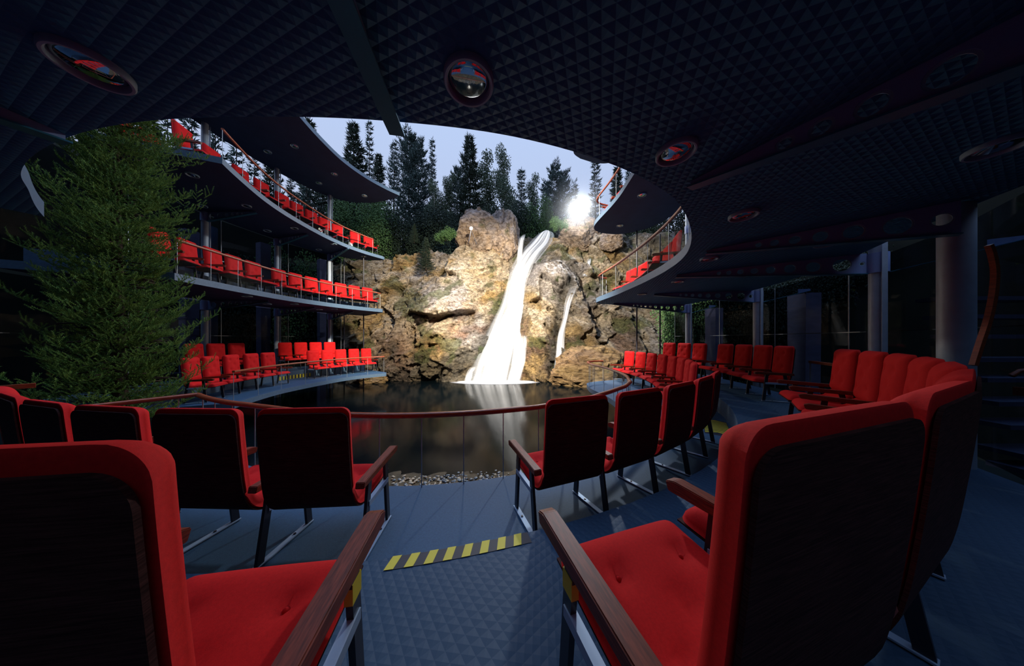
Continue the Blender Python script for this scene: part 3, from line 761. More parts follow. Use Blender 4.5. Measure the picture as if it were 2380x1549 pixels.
def vor(X, Z, size, seed, amp, tilt, ang, aniso=1.6, cells=False):
    """stepped, tilted facets: a blocky fractured surface"""
    r=np.random.default_rng(seed); ca,sa=math.cos(ang),math.sin(ang)
    U=(X*ca+Z*sa)/(size*aniso); W=(-X*sa+Z*ca)/size
    i0=np.floor(U).astype(int); j0=np.floor(W).astype(int)
    H=r.random((64,64,6)); best=np.full(X.shape,1e9); val=np.zeros(X.shape); cel=np.zeros(X.shape)
    for di in(-1,0,1):
        for dj in(-1,0,1):
            a=(i0+di)%64; c=(j0+dj)%64
            px=i0+di+H[a,c,0]; pz=j0+dj+H[a,c,1]
            d=(U-px)**2+(W-pz)**2
            v=(H[a,c,2]-.5)*2*amp+((U-px)*(H[a,c,3]-.5)+(W-pz)*(H[a,c,4]-.5))*2*tilt
            k=d<best; best[k]=d[k]; val[k]=v[k]; cel[k]=H[a,c,5][k]
    return (val,cel) if cells else val
def fbm(X,Z,freq,octv,seed=2):
    r=np.random.default_rng(seed); tot=np.zeros(X.shape); amp=1.0
    for o in range(octv):
        G=r.random((128,128))*2-1; u=X*freq+o*7.3; w=Z*freq+o*3.1
        i=np.floor(u).astype(int); j=np.floor(w).astype(int); f=u-i; g=w-j; f=f*f*(3-2*f); g=g*g*(3-2*g)
        a=G[i%128,j%128]*(1-f)+G[(i+1)%128,j%128]*f; b=G[i%128,(j+1)%128]*(1-f)+G[(i+1)%128,(j+1)%128]*f
        tot+=amp*(a*(1-g)+b*g); amp*=.55; freq*=2.05
    return tot
def sm(x,a,b):
    t=np.clip((x-a)/(b-a),0,1); return t*t*(3-2*t)
def fall_x(Z):   # centre of the waterfall
    return np.interp(Z,[-.9,.2,2.0,4.0,5.6,7.2,8.6],[-1.03,-.75,-.40,.12,.55,1.30,2.10])
def fall_w(Z):
    return np.interp(Z,[-.9,.2,2.0,4.0,5.6,7.2,8.6],[1.65,1.40,1.12,.78,.66,.72,.80])
def top_z(X):
    return np.interp(X,[-17,-13,-9,-6.5,-4.6,-3.6,-1.2,.2,.9,1.6,2.9,3.6,5.2,8,12,17],[6.6,6.8,7.3,7.3,7.7,7.7,7.5,8.2,9.0,9.2,9.0,8.6,8.9,8.4,8.3,8.0])
def rock_y(X,Z,detail=True):
    Y=14.05+.30*np.maximum(Z,0)+.012*(np.maximum(Z,0))**2
    Y+=.020*np.abs(X+1)**1.6*.35*(X<0)-.10*np.maximum(X-2,0)*1.0
    # big rounded bulge left of the fall
    Y-=1.25*np.exp(-(((X+3.9)/1.9)**2+((Z-3.6)/2.6)**2)**1.5)
    Y-=.9*np.exp(-(((X+5.2)/2.6)**2+((Z-1.2)/2.2)**2))
    # buttress right of the fall
    Y-=1.0*np.exp(-(((X-3.0-.0*Z)/1.3)**2+((Z-5.6)/1.9)**2))
    Y-=.7*np.exp(-(((X-1.5)/.8)**2+((Z-2.4)/1.8)**2))
    # recess of the small cascade
    Y+=.7*np.exp(-(((X-(2.5+.16*Z))/.42)**2))*sm(Z,-.2,1.2)*(1-sm(Z,4.4,5.4))
    fx=fall_x(Z); fw=fall_w(Z)
    ch=np.exp(-((X-fx)/(fw*1.3))**4)
    Y+=.80*ch*sm(Z,.0,2.5)
    if detail:
        k=1-.92*ch
        left=(X<fx)
        a=np.where(left,1.0,0.0)
        d=a*(vor(X,Z,2.1,3,.26,.75,.62)+vor(X,Z,.85,4,.20,.45,.75))
        d+=(1-a)*(vor(X,Z,1.7,8,.32,.85,-.95,1.9)+vor(X,Z,.65,9,.20,.42,-1.05,1.9))
        # strong diagonal layering at the far left
        s=np.sin((X*.55+Z*1.0)*5.2+2*np.sin(X*.9)+1.5*np.sin(Z*.8))
        d+=.07*s*sm(-X,5,8)
        Y+=d*k
    return Y
def cliff(name, x0, x1, m_, label, res=.052):
    nx=int((x1-x0)/res); nz=int(10.2/res)
    u=np.linspace(x0,x1,nx); q=np.linspace(0,1,nz)
    X,Q=np.meshgrid(u,q); T=top_z(X)+vor(X,X*.3,.9,21,.30,.25,.1)+.10*np.sin(X*3.1)
    Z=-1.3+(T+1.3)*Q; Y=rock_y(X,Z)
    for _ in range(1):
        p=np.pad(Y,1,mode='edge'); Y=(p[:-2,1:-1]+p[2:,1:-1]+p[1:-1,:-2]+p[1:-1,2:]+2*p[1:-1,1:-1])/6
    ang=.62 if x0<-1 else -.95; kk=1-.9*np.exp(-((X-fall_x(Z))/(fall_w(Z)*1.2))**4)
    Y+=kk*(vor(X,Z,.34,5,.075,.20,ang,1.7)+vor(X,Z,.15,15,.035,.10,ang+.25,1.5)+.022*fbm(X,Z,6.0,4,31)+.06*np.abs(fbm(X*1.3,Z*1.3+X*.6,1.1,5,32)))
    V=np.stack([X,Y,Z],-1).reshape(-1,3)
    # plateau going back
    rows=[]; Zt=Z[-1]; Yt=Y[-1]
    for k,(dy,dz) in enumerate(((.35,.06),(.9,.10),(1.8,.0),(3.2,-.15),(6,-.5))):
        rows.append(np.stack([u,Yt+dy,Zt+dz+.10*rng.standard_normal(nx)*(k<3)],-1))
    V=np.concatenate([V]+rows); tot=nz+len(rows)
    idx=np.arange(tot*nx).reshape(tot,nx)
    Fq=np.stack([idx[:-1,:-1],idx[:-1,1:],idx[1:,1:],idx[1:,:-1]],-1).reshape(-1,4)
    me=big_mesh(name,V,Fq,m_,False)
    # colour of the stone itself: ochre, grey and rust beds, block by block, and dark water-soaked rock beside the falls
    PX,PZ=V[:,0],V[:,2]; ang=.62 if x0<-1 else -.95
    c1=vor(PX,PZ,.9,4,0,0,ang,1.6,True)[1]; c2=vor(PX,PZ,.33,5,0,0,ang,1.7,True)[1]; c3=vor(PX,PZ,.12,6,0,0,ang,1.7,True)[1]
    n=fbm(PX,PZ,.33,4,11)+.5*(c1-.5); w=fbm(PX+20,PZ,.45,4,12)
    beige=np.array([.58,.47,.33]); grey=np.array([.46,.41,.37]); ochre=np.array([.48,.30,.09]); rust=np.array([.30,.15,.085]); dark=np.array([.055,.055,.045]); moss=np.array([.10,.12,.03])
    def mixc(c,q,t): return c*(1-t[:,None])+q*t[:,None]
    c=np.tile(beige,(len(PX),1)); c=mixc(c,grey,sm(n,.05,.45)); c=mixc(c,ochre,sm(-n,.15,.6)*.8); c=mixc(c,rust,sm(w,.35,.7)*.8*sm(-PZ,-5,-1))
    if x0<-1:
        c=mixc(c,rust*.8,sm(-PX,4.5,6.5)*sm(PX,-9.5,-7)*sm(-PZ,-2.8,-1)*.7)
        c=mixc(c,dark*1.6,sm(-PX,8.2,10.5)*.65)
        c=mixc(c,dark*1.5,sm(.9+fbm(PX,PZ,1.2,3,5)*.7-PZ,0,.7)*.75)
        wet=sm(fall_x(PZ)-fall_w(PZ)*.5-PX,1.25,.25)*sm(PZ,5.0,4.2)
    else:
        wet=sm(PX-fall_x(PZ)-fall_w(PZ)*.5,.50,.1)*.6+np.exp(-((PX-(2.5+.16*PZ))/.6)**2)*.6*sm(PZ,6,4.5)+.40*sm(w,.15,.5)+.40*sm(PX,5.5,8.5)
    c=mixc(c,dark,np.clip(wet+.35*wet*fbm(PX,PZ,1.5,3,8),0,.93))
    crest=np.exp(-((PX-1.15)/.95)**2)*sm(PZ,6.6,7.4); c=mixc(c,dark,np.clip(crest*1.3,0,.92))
    c=mixc(c,moss,sm(fbm(PX,PZ,.8,5,14),.45,.75)*.7)
    c*=(.50+.75*c1*.4+.55*c2+.45*c3)[:,None]
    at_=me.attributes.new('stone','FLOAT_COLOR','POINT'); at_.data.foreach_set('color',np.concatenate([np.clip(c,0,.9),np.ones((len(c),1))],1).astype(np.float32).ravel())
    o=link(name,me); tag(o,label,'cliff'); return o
cliff('rock_cliff',-17.5,-.2,M_ROCK,'floodlit ochre rock face left of the waterfall')
cliff('rock_cliff',-.2,14.5,M_ROCKR,'floodlit grey-brown rock face right of the waterfall')

def boulder(name, c, size, seed, m_, label, cat='boulder', rot=0.0, n=5):
    bm=bmesh.new(); bmesh.ops.create_icosphere(bm,subdivisions=n,radius=1.0)
    P=np.array([v.co[:] for v in bm.verts]); r=np.random.default_rng(seed)
    D=np.ones(len(P))
    for k in range(16):          # chop with planes for flat faces
        nrm=r.normal(size=3); nrm/=np.linalg.norm(nrm); h=r.uniform(.70,.95)
        s=P@nrm; D=np.minimum(D,np.where(s>h,h/np.maximum(s,1e-6),1))
    P=P*D[:,None]
    U=np.arctan2(P[:,1],P[:,0])*1.2; W=P[:,2]
    P*= (1+vor(U*2,W*2,.5,seed,.05,.09,.5)+vor(U*2,W*2,.17,seed+1,.018,.04,.4))[:,None]
    for v,p in zip(bm.verts,P): v.co=p
    me=bpy.data.meshes.new(name); bm.to_mesh(me); bm.free(); me.materials.append(m_)
    o=link(name,me); o.location=c; o.scale=size; o.rotation_euler=(0,0,rot)
    tag(o,label,cat); return o
def bpx(u0,u1,v0,v1,d,dep): # box in view at depth d
    x0=(u0-1190)/F*d; x1=(u1-1190)/F*d; z0=EYE+(789-v1)*d/F; z1=EYE+(789-v0)*d/F
    return ((x0+x1)/2,d+dep*.4,(z0+z1)/2),((x1-x0)/2*1.05,dep,(z1-z0)/2*1.08)
c,s=bpx(1050,1170,486,590,16.8,1.5); boulder('boulder',c,s,31,M_ROCKT,'large pale boulder on the cliff top with the small lamp in front')
c,s=bpx(1130,1212,488,615,17.1,1.3); boulder('boulder',c,s,37,M_ROCKT,'pale boulder beside the top of the waterfall, right of the larger one')
c,s=bpx(1296,1400,500,580,16.6,1.1); boulder('boulder',c,s,43,M_ROCKT,'glowing boulder under the bright floodlight')
c,s=bpx(1400,1452,528,585,15.6,1.0); boulder('boulder',c,s,51,M_ROCKT,'pale boulder below the tip of the upper right deck')
c,s=bpx(1278,1480,800,925,12.2,1.2); c=(c[0]+.2,c[1]+.5,c[2]-.2); boulder('boulder',c,s,47,M_ROCKO,'smooth orange boulder at the water on the right',rot=.15)
c,s=bpx(800,900,862,905,13.4,.8); boulder('boulder',c,s,53,M_ROCKO,'low orange rock at the waterline by the tip of the left deck')

# ------------------------------------------------------------------ water
def water_mat():
    m=mat('dark_pond_water',(.002,.004,.005),.13,0,.5); nt=m.node_tree; N=nt.nodes; b=N['Principled BSDF']
    b.inputs['IOR'].default_value=1.33; b.inputs['Specular IOR Level'].default_value=.17
    tc=N.new('ShaderNodeTexCoord'); mp=N.new('ShaderNodeMapping'); mp.inputs['Scale'].default_value=(1,.35,1)
    nz=N.new('ShaderNodeTexNoise'); nz.inputs['Scale'].default_value=2.2; nz.inputs['Detail'].default_value=3
    bp=N.new('ShaderNodeBump'); bp.inputs['Strength'].default_value=.10; bp.inputs['Distance'].default_value=.05
    nt.links.new(tc.outputs['Object'],mp.inputs['Vector']); nt.links.new(mp.outputs['Vector'],nz.inputs['Vector']); nt.links.new(nz.outputs['Fac'],bp.inputs['Height']); nt.links.new(bp.outputs['Normal'],b.inputs['Normal'])
    return m
WZ=-.90
m=MB(); m.add([(-24,2.0,WZ),(20,2.0,WZ),(20,17,WZ),(-24,17,WZ)],[(0,1,2,3)]); o=m.build('pond_water',water_mat()); tag(o,'dark still pool in the middle reflecting the waterfall','pool',kind='stuff')

def fall_mat(name, dens, sx, sz, fade=0.0):
    m=bpy.data.materials.new(name); m.use_nodes=True; nt=m.node_tree; N=nt.nodes; K=nt.links.new
    b=N['Principled BSDF']; b.inputs['Base Color'].default_value=(.80,.82,.86,1); b.inputs['Roughness'].default_value=.7; b.inputs['Specular IOR Level'].default_value=.2
    uv=N.new('ShaderNodeUVMap'); uv.uv_map='UVMap'
    mp=N.new('ShaderNodeMapping'); mp.inputs['Scale'].default_value=(sx,sz,1); K(uv.outputs['UV'],mp.inputs['Vector'])
    nz=N.new('ShaderNodeTexNoise'); nz.inputs['Scale'].default_value=1.0; nz.inputs['Detail'].default_value=6; nz.inputs['Distortion'].default_value=.4; K(mp.outputs['Vector'],nz.inputs['Vector'])
    sp=N.new('ShaderNodeSeparateXYZ'); K(uv.outputs['UV'],sp.inputs['Vector'])
    # soft edges: 1 - |2u-1|^p
    a=N.new('ShaderNodeMath'); a.operation='MULTIPLY_ADD'; a.inputs[1].default_value=2; a.inputs[2].default_value=-1; K(sp.outputs['X'],a.inputs[0])
    ab=N.new('ShaderNodeMath'); ab.operation='ABSOLUTE'; K(a.outputs[0],ab.inputs[0])
    pw=N.new('ShaderNodeMath'); pw.operation='POWER'; pw.inputs[1].default_value=3.0; K(ab.outputs[0],pw.inputs[0])
    om=N.new('ShaderNodeMath'); om.operation='SUBTRACT'; om.inputs[0].default_value=1.0; K(pw.outputs[0],om.inputs[1])
    su=N.new('ShaderNodeMath'); su.operation='MULTIPLY_ADD'; su.inputs[1].default_value=1.9; su.inputs[2].default_value=dens; K(nz.outputs['Fac'],su.inputs[0])
    mu=N.new('ShaderNodeMath'); mu.operation='MULTIPLY'; mu.use_clamp=True; K(su.outputs[0],mu.inputs[0]); K(om.outputs[0],mu.inputs[1])
    # the water thins out at both ends of a strand
    ry=N.new('ShaderNodeValToRGB'); ee=ry.color_ramp.elements; ee[0].position=0.0; ee[0].color=(1-fade,1-fade,1-fade,1); ee[1].position=1.0; ee[1].color=(1-fade,1-fade,1-fade,1)
    for q in (.12,.80): e_=ee.new(q); e_.color=(1,1,1,1)
    K(sp.outputs['Y'],ry.inputs['Fac']); m2=N.new('ShaderNodeMath'); m2.operation='MULTIPLY'; K(mu.outputs[0],m2.inputs[0]); K(ry.outputs['Color'],m2.inputs[1])
    K(m2.outputs[0],b.inputs['Alpha'])
    bp=N.new('ShaderNodeBump'); bp.inputs['Strength'].default_value=.35; bp.inputs['Distance'].default_value=.12; K(nz.outputs['Fac'],bp.inputs['Height']); K(bp.outputs['Normal'],b.inputs['Normal'])
    return m
M_FALL=fall_mat('white_falling_water',-.50,9,1.6)
M_FALL2=fall_mat('thin_falling_water',-.45,5,2.0,.95)
def ribbon(name, path, m_, bulge=.18, nu=24, nv=80, lift=.16, parent=None):
    """path: list of (z, x_left, x_right) from the top down"""
    P=catmull(path,max(2,nv//(len(path)-1)))
    V=[];UV=[]
    zs=np.array([p[0] for p in P]); 
    L=np.concatenate([[0],np.cumsum(np.abs(np.diff(zs)))]); L/=L[-1]
    yc=np.array([float(rock_y(np.array([(p[1]+p[2])/2]),np.array([p[0]]),False)[0]) for p in P])
    yc=np.minimum.accumulate(yc)
    for (z,a,c),l,y in zip(P,L,yc):
        for i in range(nu+1):
            u=i/nu; V.append((a+(c-a)*u, y-lift-bulge*math.sin(math.pi*u)-.05*math.sin(9*u+l*5), z)); UV.append((u,1-l))
    n=len(P); idx=np.arange(n*(nu+1)).reshape(n,nu+1)
    Fq=np.stack([idx[:-1,:-1],idx[:-1,1:],idx[1:,1:],idx[1:,:-1]],-1).reshape(-1,4)
    me=big_mesh(name,V,Fq,m_,True); ul=me.uv_layers.new(name='UVMap')
    li=np.zeros(len(me.loops),np.int32); me.loops.foreach_get('vertex_index',li)
    ul.data.foreach_set('uv',np.array(UV,np.float32)[li].ravel())
    return link(name,me,parent)
def fx(v,d): return EYE+(789-v)*d/F
def X(u,d): return (u-1190)/F*d
fall_t=thing('waterfall','tall white waterfall pouring down the middle of the cliff','waterfall',(0,14.2,WZ))
def rel(o): o.location=-fall_t.location
DD=lambda v: np.interp(v,[500,560,650,760,885],[16.9,16.3,15.2,14.5,13.9])
def pth(rows): return [(fx(v,DD(v)),X(a,DD(v)),X(b,DD(v))) for v,a,b in rows]
rel(ribbon('main_curtain',pth([(512,1272,1286),(520,1256,1298),(545,1232,1296),(575,1205,1272),(610,1188,1246),(650,1176,1232),(700,1162,1230),(750,1138,1228),(800,1116,1224),(850,1096,1218),(887,1082,1212)]),M_FALL,.25,30,110,.20,fall_t))
rel(ribbon('side_strand',pth([(530,1218,1224),(545,1207,1221),(575,1203,1216),(600,1200,1214)]),M_FALL2,.05,6,30,.22,fall_t))
rel(ribbon('side_strand',pth([(850,1098,1112),(865,1088,1104),(888,1080,1096)]),M_FALL2,.06,8,24,.4,fall_t))
rel(ribbon('side_strand',pth([(780,1205,1226),(830,1200,1222),(860,1192,1214),(888,1184,1206)]),M_FALL2,.06,8,30,.55,fall_t))
ca=thing('side_cascade','thin second cascade down the rock to the right of the waterfall','waterfall',(2.5,14,WZ))
def rel2(o): o.location=-ca.location
rel2(ribbon('strand',pth([(600,1366,1376),(622,1360,1372),(645,1350,1364)]),M_FALL2,.04,6,24,.35,ca))
rel2(ribbon('strand',pth([(668,1322,1342),(700,1312,1330),(740,1308,1322),(780,1298,1316),(820,1292,1312),(860,1282,1300),(884,1276,1290)]),M_FALL2,.06,10,60,.35,ca))
def foam_mat():
    m=bpy.data.materials.new('white_foam'); m.use_nodes=True; nt=m.node_tree; N=nt.nodes; K=nt.links.new; b=N['Principled BSDF']
    b.inputs['Base Color'].default_value=(.88,.90,.97,1); b.inputs['Roughness'].default_value=.8
    tc=N.new('ShaderNodeTexCoord'); g=N.new('ShaderNodeTexGradient'); g.gradient_type='SPHERICAL'; K(tc.outputs['Object'],g.inputs['Vector'])
    r=N.new('ShaderNodeValToRGB'); r.color_ramp.elements[0].position=.02; r.color_ramp.elements[1].position=.75; r.color_ramp.elements[0].color=(0,0,0,1); r.color_ramp.elements[1].color=(.95,.95,.95,1)
    K(g.outputs['Fac'],r.inputs['Fac']); K(r.outputs['Color'],b.inputs['Alpha']); return m
m=MB(); m.cyl((0,0,0),1.0,0,.012,48); o=m.build('foam',foam_mat()); o.location=(-.95,13.55,WZ+.012); o.scale=(2.6,.75,1); tag(o,'white foam where the waterfall meets the pool','foam',kind='stuff')

# ------------------------------------------------------------------ ground, shore and pebbles
M_EARTH=mat('dark_forest_earth',(.004,.005,.003),.95,0,.1,noise=(.8,.5))
def ground():
    nx,ny=110,110; xs=np.linspace(-60,60,nx); ys=np.linspace(-16,70,ny); Xg,Yg=np.meshgrid(xs,ys)
    Zg=-1.55+0*Xg
    # bank behind the cliff
    back=sm(Yg,18.0,21.0)*(sm(Xg,-22,-16)); Zg+= back*(8.2+.05*(Yg-20))
    rd=np.hypot(Xg+1.75,Yg-7.8); side=sm(rd,10.2,19)*(1-sm(Yg,15.5,18.5)*(np.abs(Xg)<14)); side=np.where((Yg>13)&(np.abs(Xg+1)<13),0,side); Zg=np.maximum(Zg,-1.55+side*12.5)  # side banks raised to shut out the sky behind the glass
    Zg+=.25*np.sin(Xg*.7)*np.cos(Yg*.6)*(side+back)
    # shore under the terrace
    V=np.stack([Xg,Yg,Zg],-1).reshape(-1,3); idx=np.arange(nx*ny).reshape(ny,nx)
    Fq=np.stack([idx[:-1,:-1],idx[:-1,1:],idx[1:,1:],idx[1:,:-1]],-1).reshape(-1,4)
    return link('ground',big_mesh('ground',V,Fq,M_EARTH,True))
tag(ground(),'dark forest floor around the pool','ground',kind='structure')
M_SHORE=mat('amber_shore_gravel',(.07,.045,.020),.8,0,.3,noise=(5,.6),bump=(14,.7,.05,(1,1,1)))
def shore():
    nx,ny=80,30; xs=np.linspace(-6,4.5,nx); ys=np.linspace(1.2,5.4,ny); Xg,Yg=np.meshgrid(xs,ys)
    edge=4.25+.10*np.sin(Xg*1.7)+.05*np.sin(Xg*5.1)+.05*(Xg+.6)
    Zg=WZ+.02+.16*np.clip(edge-Yg,-1.5,1.2)+.015*rng.standard_normal(Xg.shape)
    V=np.stack([Xg,Yg,Zg],-1).reshape(-1,3); idx=np.arange(nx*ny).reshape(ny,nx)
    Fq=np.stack([idx[:-1,:-1],idx[:-1,1:],idx[1:,1:],idx[1:,:-1]],-1).reshape(-1,4)
    return link('shore',big_mesh('shore',V,Fq,M_SHORE,True))
tag(shore(),'amber gravel shore under the front of the near terrace','shore',kind='structure')
PEB=[mat('pale_pebble',(.46,.33,.20),.4,0,.5),mat('grey_pebble',(.16,.16,.15),.35,0,.5),mat('dark_pebble',(.05,.05,.055),.3,0,.6),mat('brown_pebble',(.26,.15,.07),.4,0,.5)]
pm=[]
for k in range(8):
    bm=bmesh.new(); bmesh.ops.create_icosphere(bm,subdivisions=2,radius=1.0); r=random.Random(k)
    ax=[Vector((r.uniform(-1,1),r.uniform(-1,1),r.uniform(-1,1))).normalized() for _ in range(5)]
    for v in bm.verts:
        s_=1.0
        for a in ax: s_-=.10*max(0,v.co.dot(a)-.3)
        v.co=v.co*s_
    me=bpy.data.meshes.new('pebble'); bm.to_mesh(me); bm.free(); me.materials.append(PEB[k%4]); me.polygons.foreach_set('use_smooth',[True]*len(me.polygons)); pm.append(me)
r=random.Random(5)
PEBN=0
while PEBN<290:
    u=r.uniform(908,1182); v=r.uniform(1072,1140)
    line=1112-(u-920)*.085+r.gauss(0,9)
    if v<line-4: continue
    d=F*(EYE-WZ-.03)/(v-789); p=at(u,d,0)
    edge=4.25+.10*math.sin(p.x*1.7)+.05*math.sin(p.x*5.1)+.05*(p.x+.6)
    sz=r.uniform(.014,.034)*(1.25 if r.random()<.15 else 1); z=WZ+.02+.16*max(-1.5,min(1.2,edge-p.y))
    o=link('pebble',pm[(r.choice((0,3,0,1)) if u<1010+r.gauss(0,30) else r.choice((1,2,2,5,6,0)))+0]); o.location=(p.x,p.y,z+sz*.25); o.scale=(sz,sz*r.uniform(.7,1),sz*r.uniform(.45,.7)); o.rotation_euler=(r.uniform(-.3,.3),r.uniform(-.3,.3),r.uniform(0,6))
    tag(o,'small wet rounded pebble on the shore below the near terrace','pebble','pebbles on the shore'); PEBN+=1
# ------------------------------------------------------------------ trees
def foliage_mat(name, c1, c2, sc=3.0):
    m=bpy.data.materials.new(name); m.use_nodes=True; nt=m.node_tree; N=nt.nodes; K=nt.links.new; b=N['Principled BSDF']
    b.inputs['Roughness'].default_value=.7; b.inputs['Specular IOR Level'].default_value=.25
    tc=N.new('ShaderNodeTexCoord'); nz=N.new('ShaderNodeTexNoise'); nz.inputs['Scale'].default_value=sc; nz.inputs['Detail'].default_value=4
    r=N.new('ShaderNodeValToRGB'); e=r.color_ramp.elements; e[0].position=.35; e[1].position=.65; e[0].color=(*c1,1); e[1].color=(*c2,1)
    K(tc.outputs['Object'],nz.inputs['Vector']); K(nz.outputs['Fac'],r.inputs['Fac']); K(r.outputs['Color'],b.inputs['Base Color']); return m
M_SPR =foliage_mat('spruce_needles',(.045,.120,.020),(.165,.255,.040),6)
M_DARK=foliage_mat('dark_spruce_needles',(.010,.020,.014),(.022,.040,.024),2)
M_BLUE=foliage_mat('blue_green_needles',(.022,.042,.040),(.045,.080,.070),2)
M_BIR =foliage_mat('birch_leaves',(.045,.075,.050),(.11,.15,.09),2)
M_BUSH=foliage_mat('bright_bush_leaves',(.05,.11,.035),(.09,.17,.055),2)
M_BARK=mat('grey_brown_bark',(.045,.032,.024),.9,0,.1,noise=(9,.4))
M_BBARK=mat('pale_birch_bark',(.45,.42,.38),.8,0,.2,noise=(12,.4))
NB=np.random.default_rng
def spindles(P0,P1,rad):
    """little three-sided spindles from P0 to P1"""
    P0=np.asarray(P0);P1=np.asarray(P1);n=len(P0); rad=np.broadcast_to(np.asarray(rad,float),(n,))
    d=P1-P0; d/=np.maximum(np.linalg.norm(d,axis=1,keepdims=True),1e-9)
    ref=np.where(np.abs(d[:,2:3])>.9,np.array([[1.,0,0]]),np.array([[0,0,1.]]))
    a=np.cross(d,ref); a/=np.linalg.norm(a,axis=1,keepdims=True); b=np.cross(d,a)
    mid=P0+(P1-P0)*.42
    ring=[mid+(a*math.cos(q)+b*math.sin(q))*rad[:,None] for q in (0,2.094,4.189)]
    V=np.stack([P0]+ring+[P1],1).reshape(-1,3)
    base=np.arange(n)[:,None]*5
    T=np.array([[0,2,1],[0,3,2],[0,1,3],[4,1,2],[4,2,3],[4,3,1]])
    return V,(base[:,None,:]+T[None]).reshape(-1,3)
def conifer(seed, H, R, nb, shoots, spr, slen, srad, prof, droop=.25, z0=.05, jag=.25, up=.35):
    """foliage of a conifer as sprigs: H height, R crown radius, prof(t) radius factor"""
    r=NB(seed); P0=[];P1=[];RD=[]
    tt=z0+(1-z0)*(np.arange(nb)+r.random(nb))/nb
    for i,t in enumerate(tt):
        an=i*2.399+r.normal()*.35; L=R*prof(t)*(1+jag*r.normal()*.6)
        L=max(L,R*.06); h=t*H; ca,sa=math.cos(an),math.sin(an)
        ns=max(3,int(shoots*min(1.0,.35+L/R)))
        def pt(f):
            rr=L*f; z=h+L*(-droop*f*1.2+ (droop+up*.5)*f*f)+ (1-t)*0
            return np.array([ca*rr,sa*rr,z])
        fs=np.linspace(.12,1.0,ns)
        for k,f in enumerate(fs):
            o=pt(f); o2=pt(min(1.06,f+.05)); ax=o2-o; ax/=np.linalg.norm(ax)
            side=np.array([-sa,ca,0])*(1 if k%2 else -1)
            sl=L*(.42*(1-f)+.16)*(.7+.6*r.random())
            last=(k==ns-1)
            dr=ax if last else ax*.65+side*.75+np.array([0,0,.10*r.normal()+up*.15])
            dr/=np.linalg.norm(dr); m_=max(2,int(spr*(.4+sl/(L*.5+1e-6)*.6)))
            lat=np.cross(dr,[0,0,1.0]); lat/=max(np.linalg.norm(lat),1e-6); upv=np.cross(lat,dr)
            for q in range(m_):
                g=(q+.5)/m_; b=o+dr*sl*g
                s1=1 if q%2 else -1
                e=dr*(.75+.2*r.random())+lat*s1*(.60+.25*r.random())+upv*(.25*r.normal()+up*.5)
                if q==m_-1: e=dr+upv*up*.6
                e/=np.linalg.norm(e); ln=slen*(.65+.7*r.random())
                P0.append(b); P1.append(b+e*ln); RD.append(srad*(.8+.4*r.random()))
    # leader
    for q in range(8):
        b=np.array([0,0,H*(.96+.05*q/8)]); a=q*2.4; e=np.array([math.cos(a)*.5,math.sin(a)*.5,.8]); P0.append(b);P1.append(b+e*slen);RD.append(srad)
    return spindles(np.array(P0),np.array(P1),np.array(RD))
def blob_leaves(seed, blobs, n, ln, wd):
    """broad-leaf crown: blobs (x,y,z,r)"""
    r=NB(seed); P0=[];tot=sum(b[3]**2 for b in blobs)
    for (x,y,z,q) in blobs:
        k=int(n*q*q/tot); u=r.normal(size=(k,3)); u/=np.linalg.norm(u,axis=1,keepdims=True)
        P0.append(np.array([x,y,z])+u*(q*(r.random((k,1))**.45))*np.array([1,1,1.15]))
    P0=np.concatenate(P0); e=r.normal(size=P0.shape); e[:,2]-=.3; e/=np.linalg.norm(e,axis=1,keepdims=True)
    return spindles(P0,P0+e*ln*(.6+.8*r.random((len(P0),1))),wd)
def trunk_mesh(H, r0, m_, seed=0, sticks=0, R=.5):
    q=MB(); rr=random.Random(seed); pts=[]; 
    n=10; prof=[]
    for i in range(n+1):
        t=i/n; pts.append((r0*.8*math.sin(t*3+seed)*.6*t, r0*.6*math.cos(t*2.3+seed)*t, H*t))
    for i in range(n):
        a=Vector(pts[i]); b=Vector(pts[i+1]); ra=r0*(1-i/n*.9); rb=r0*(1-(i+1)/n*.9)
        vs=[]; k=8
        for (p,rad) in ((a,ra),(b,rb)): vs+=[(p.x+rad*math.cos(2*math.pi*j/k),p.y+rad*math.sin(2*math.pi*j/k),p.z) for j in range(k)]
        q.add(vs,[(j,(j+1)%k,k+(j+1)%k,k+j) for j in range(k)])
    for i in range(sticks):
        t=rr.uniform(.15,.97); an=rr.uniform(0,6.28); L=R*(1.1-t)*rr.uniform(.5,1)
        a=Vector((0,0,H*t)); q.tube([a,a+Vector((math.cos(an)*L,math.sin(an)*L,-.10*L))],max(.012,r0*.10),4)
    return q.mesh('trunk',m_,True)

# the big spruce between the decks
def spruce_prof(t): return (1.0-.55*t**1.25)*min(1.0,.75+3*t) if t<.80 else (1.0-.55*.80**1.25)*max(.05,(1-t)/.20)**.8
big=thing('spruce_tree','big green spruce rising past the decks on the left','tree',(at(278,4.4).x,4.4,-1.0))
V,T_=conifer(11,9.0,.86,235,12,9,.115,.0130,spruce_prof,.14,.10,.45,.95)
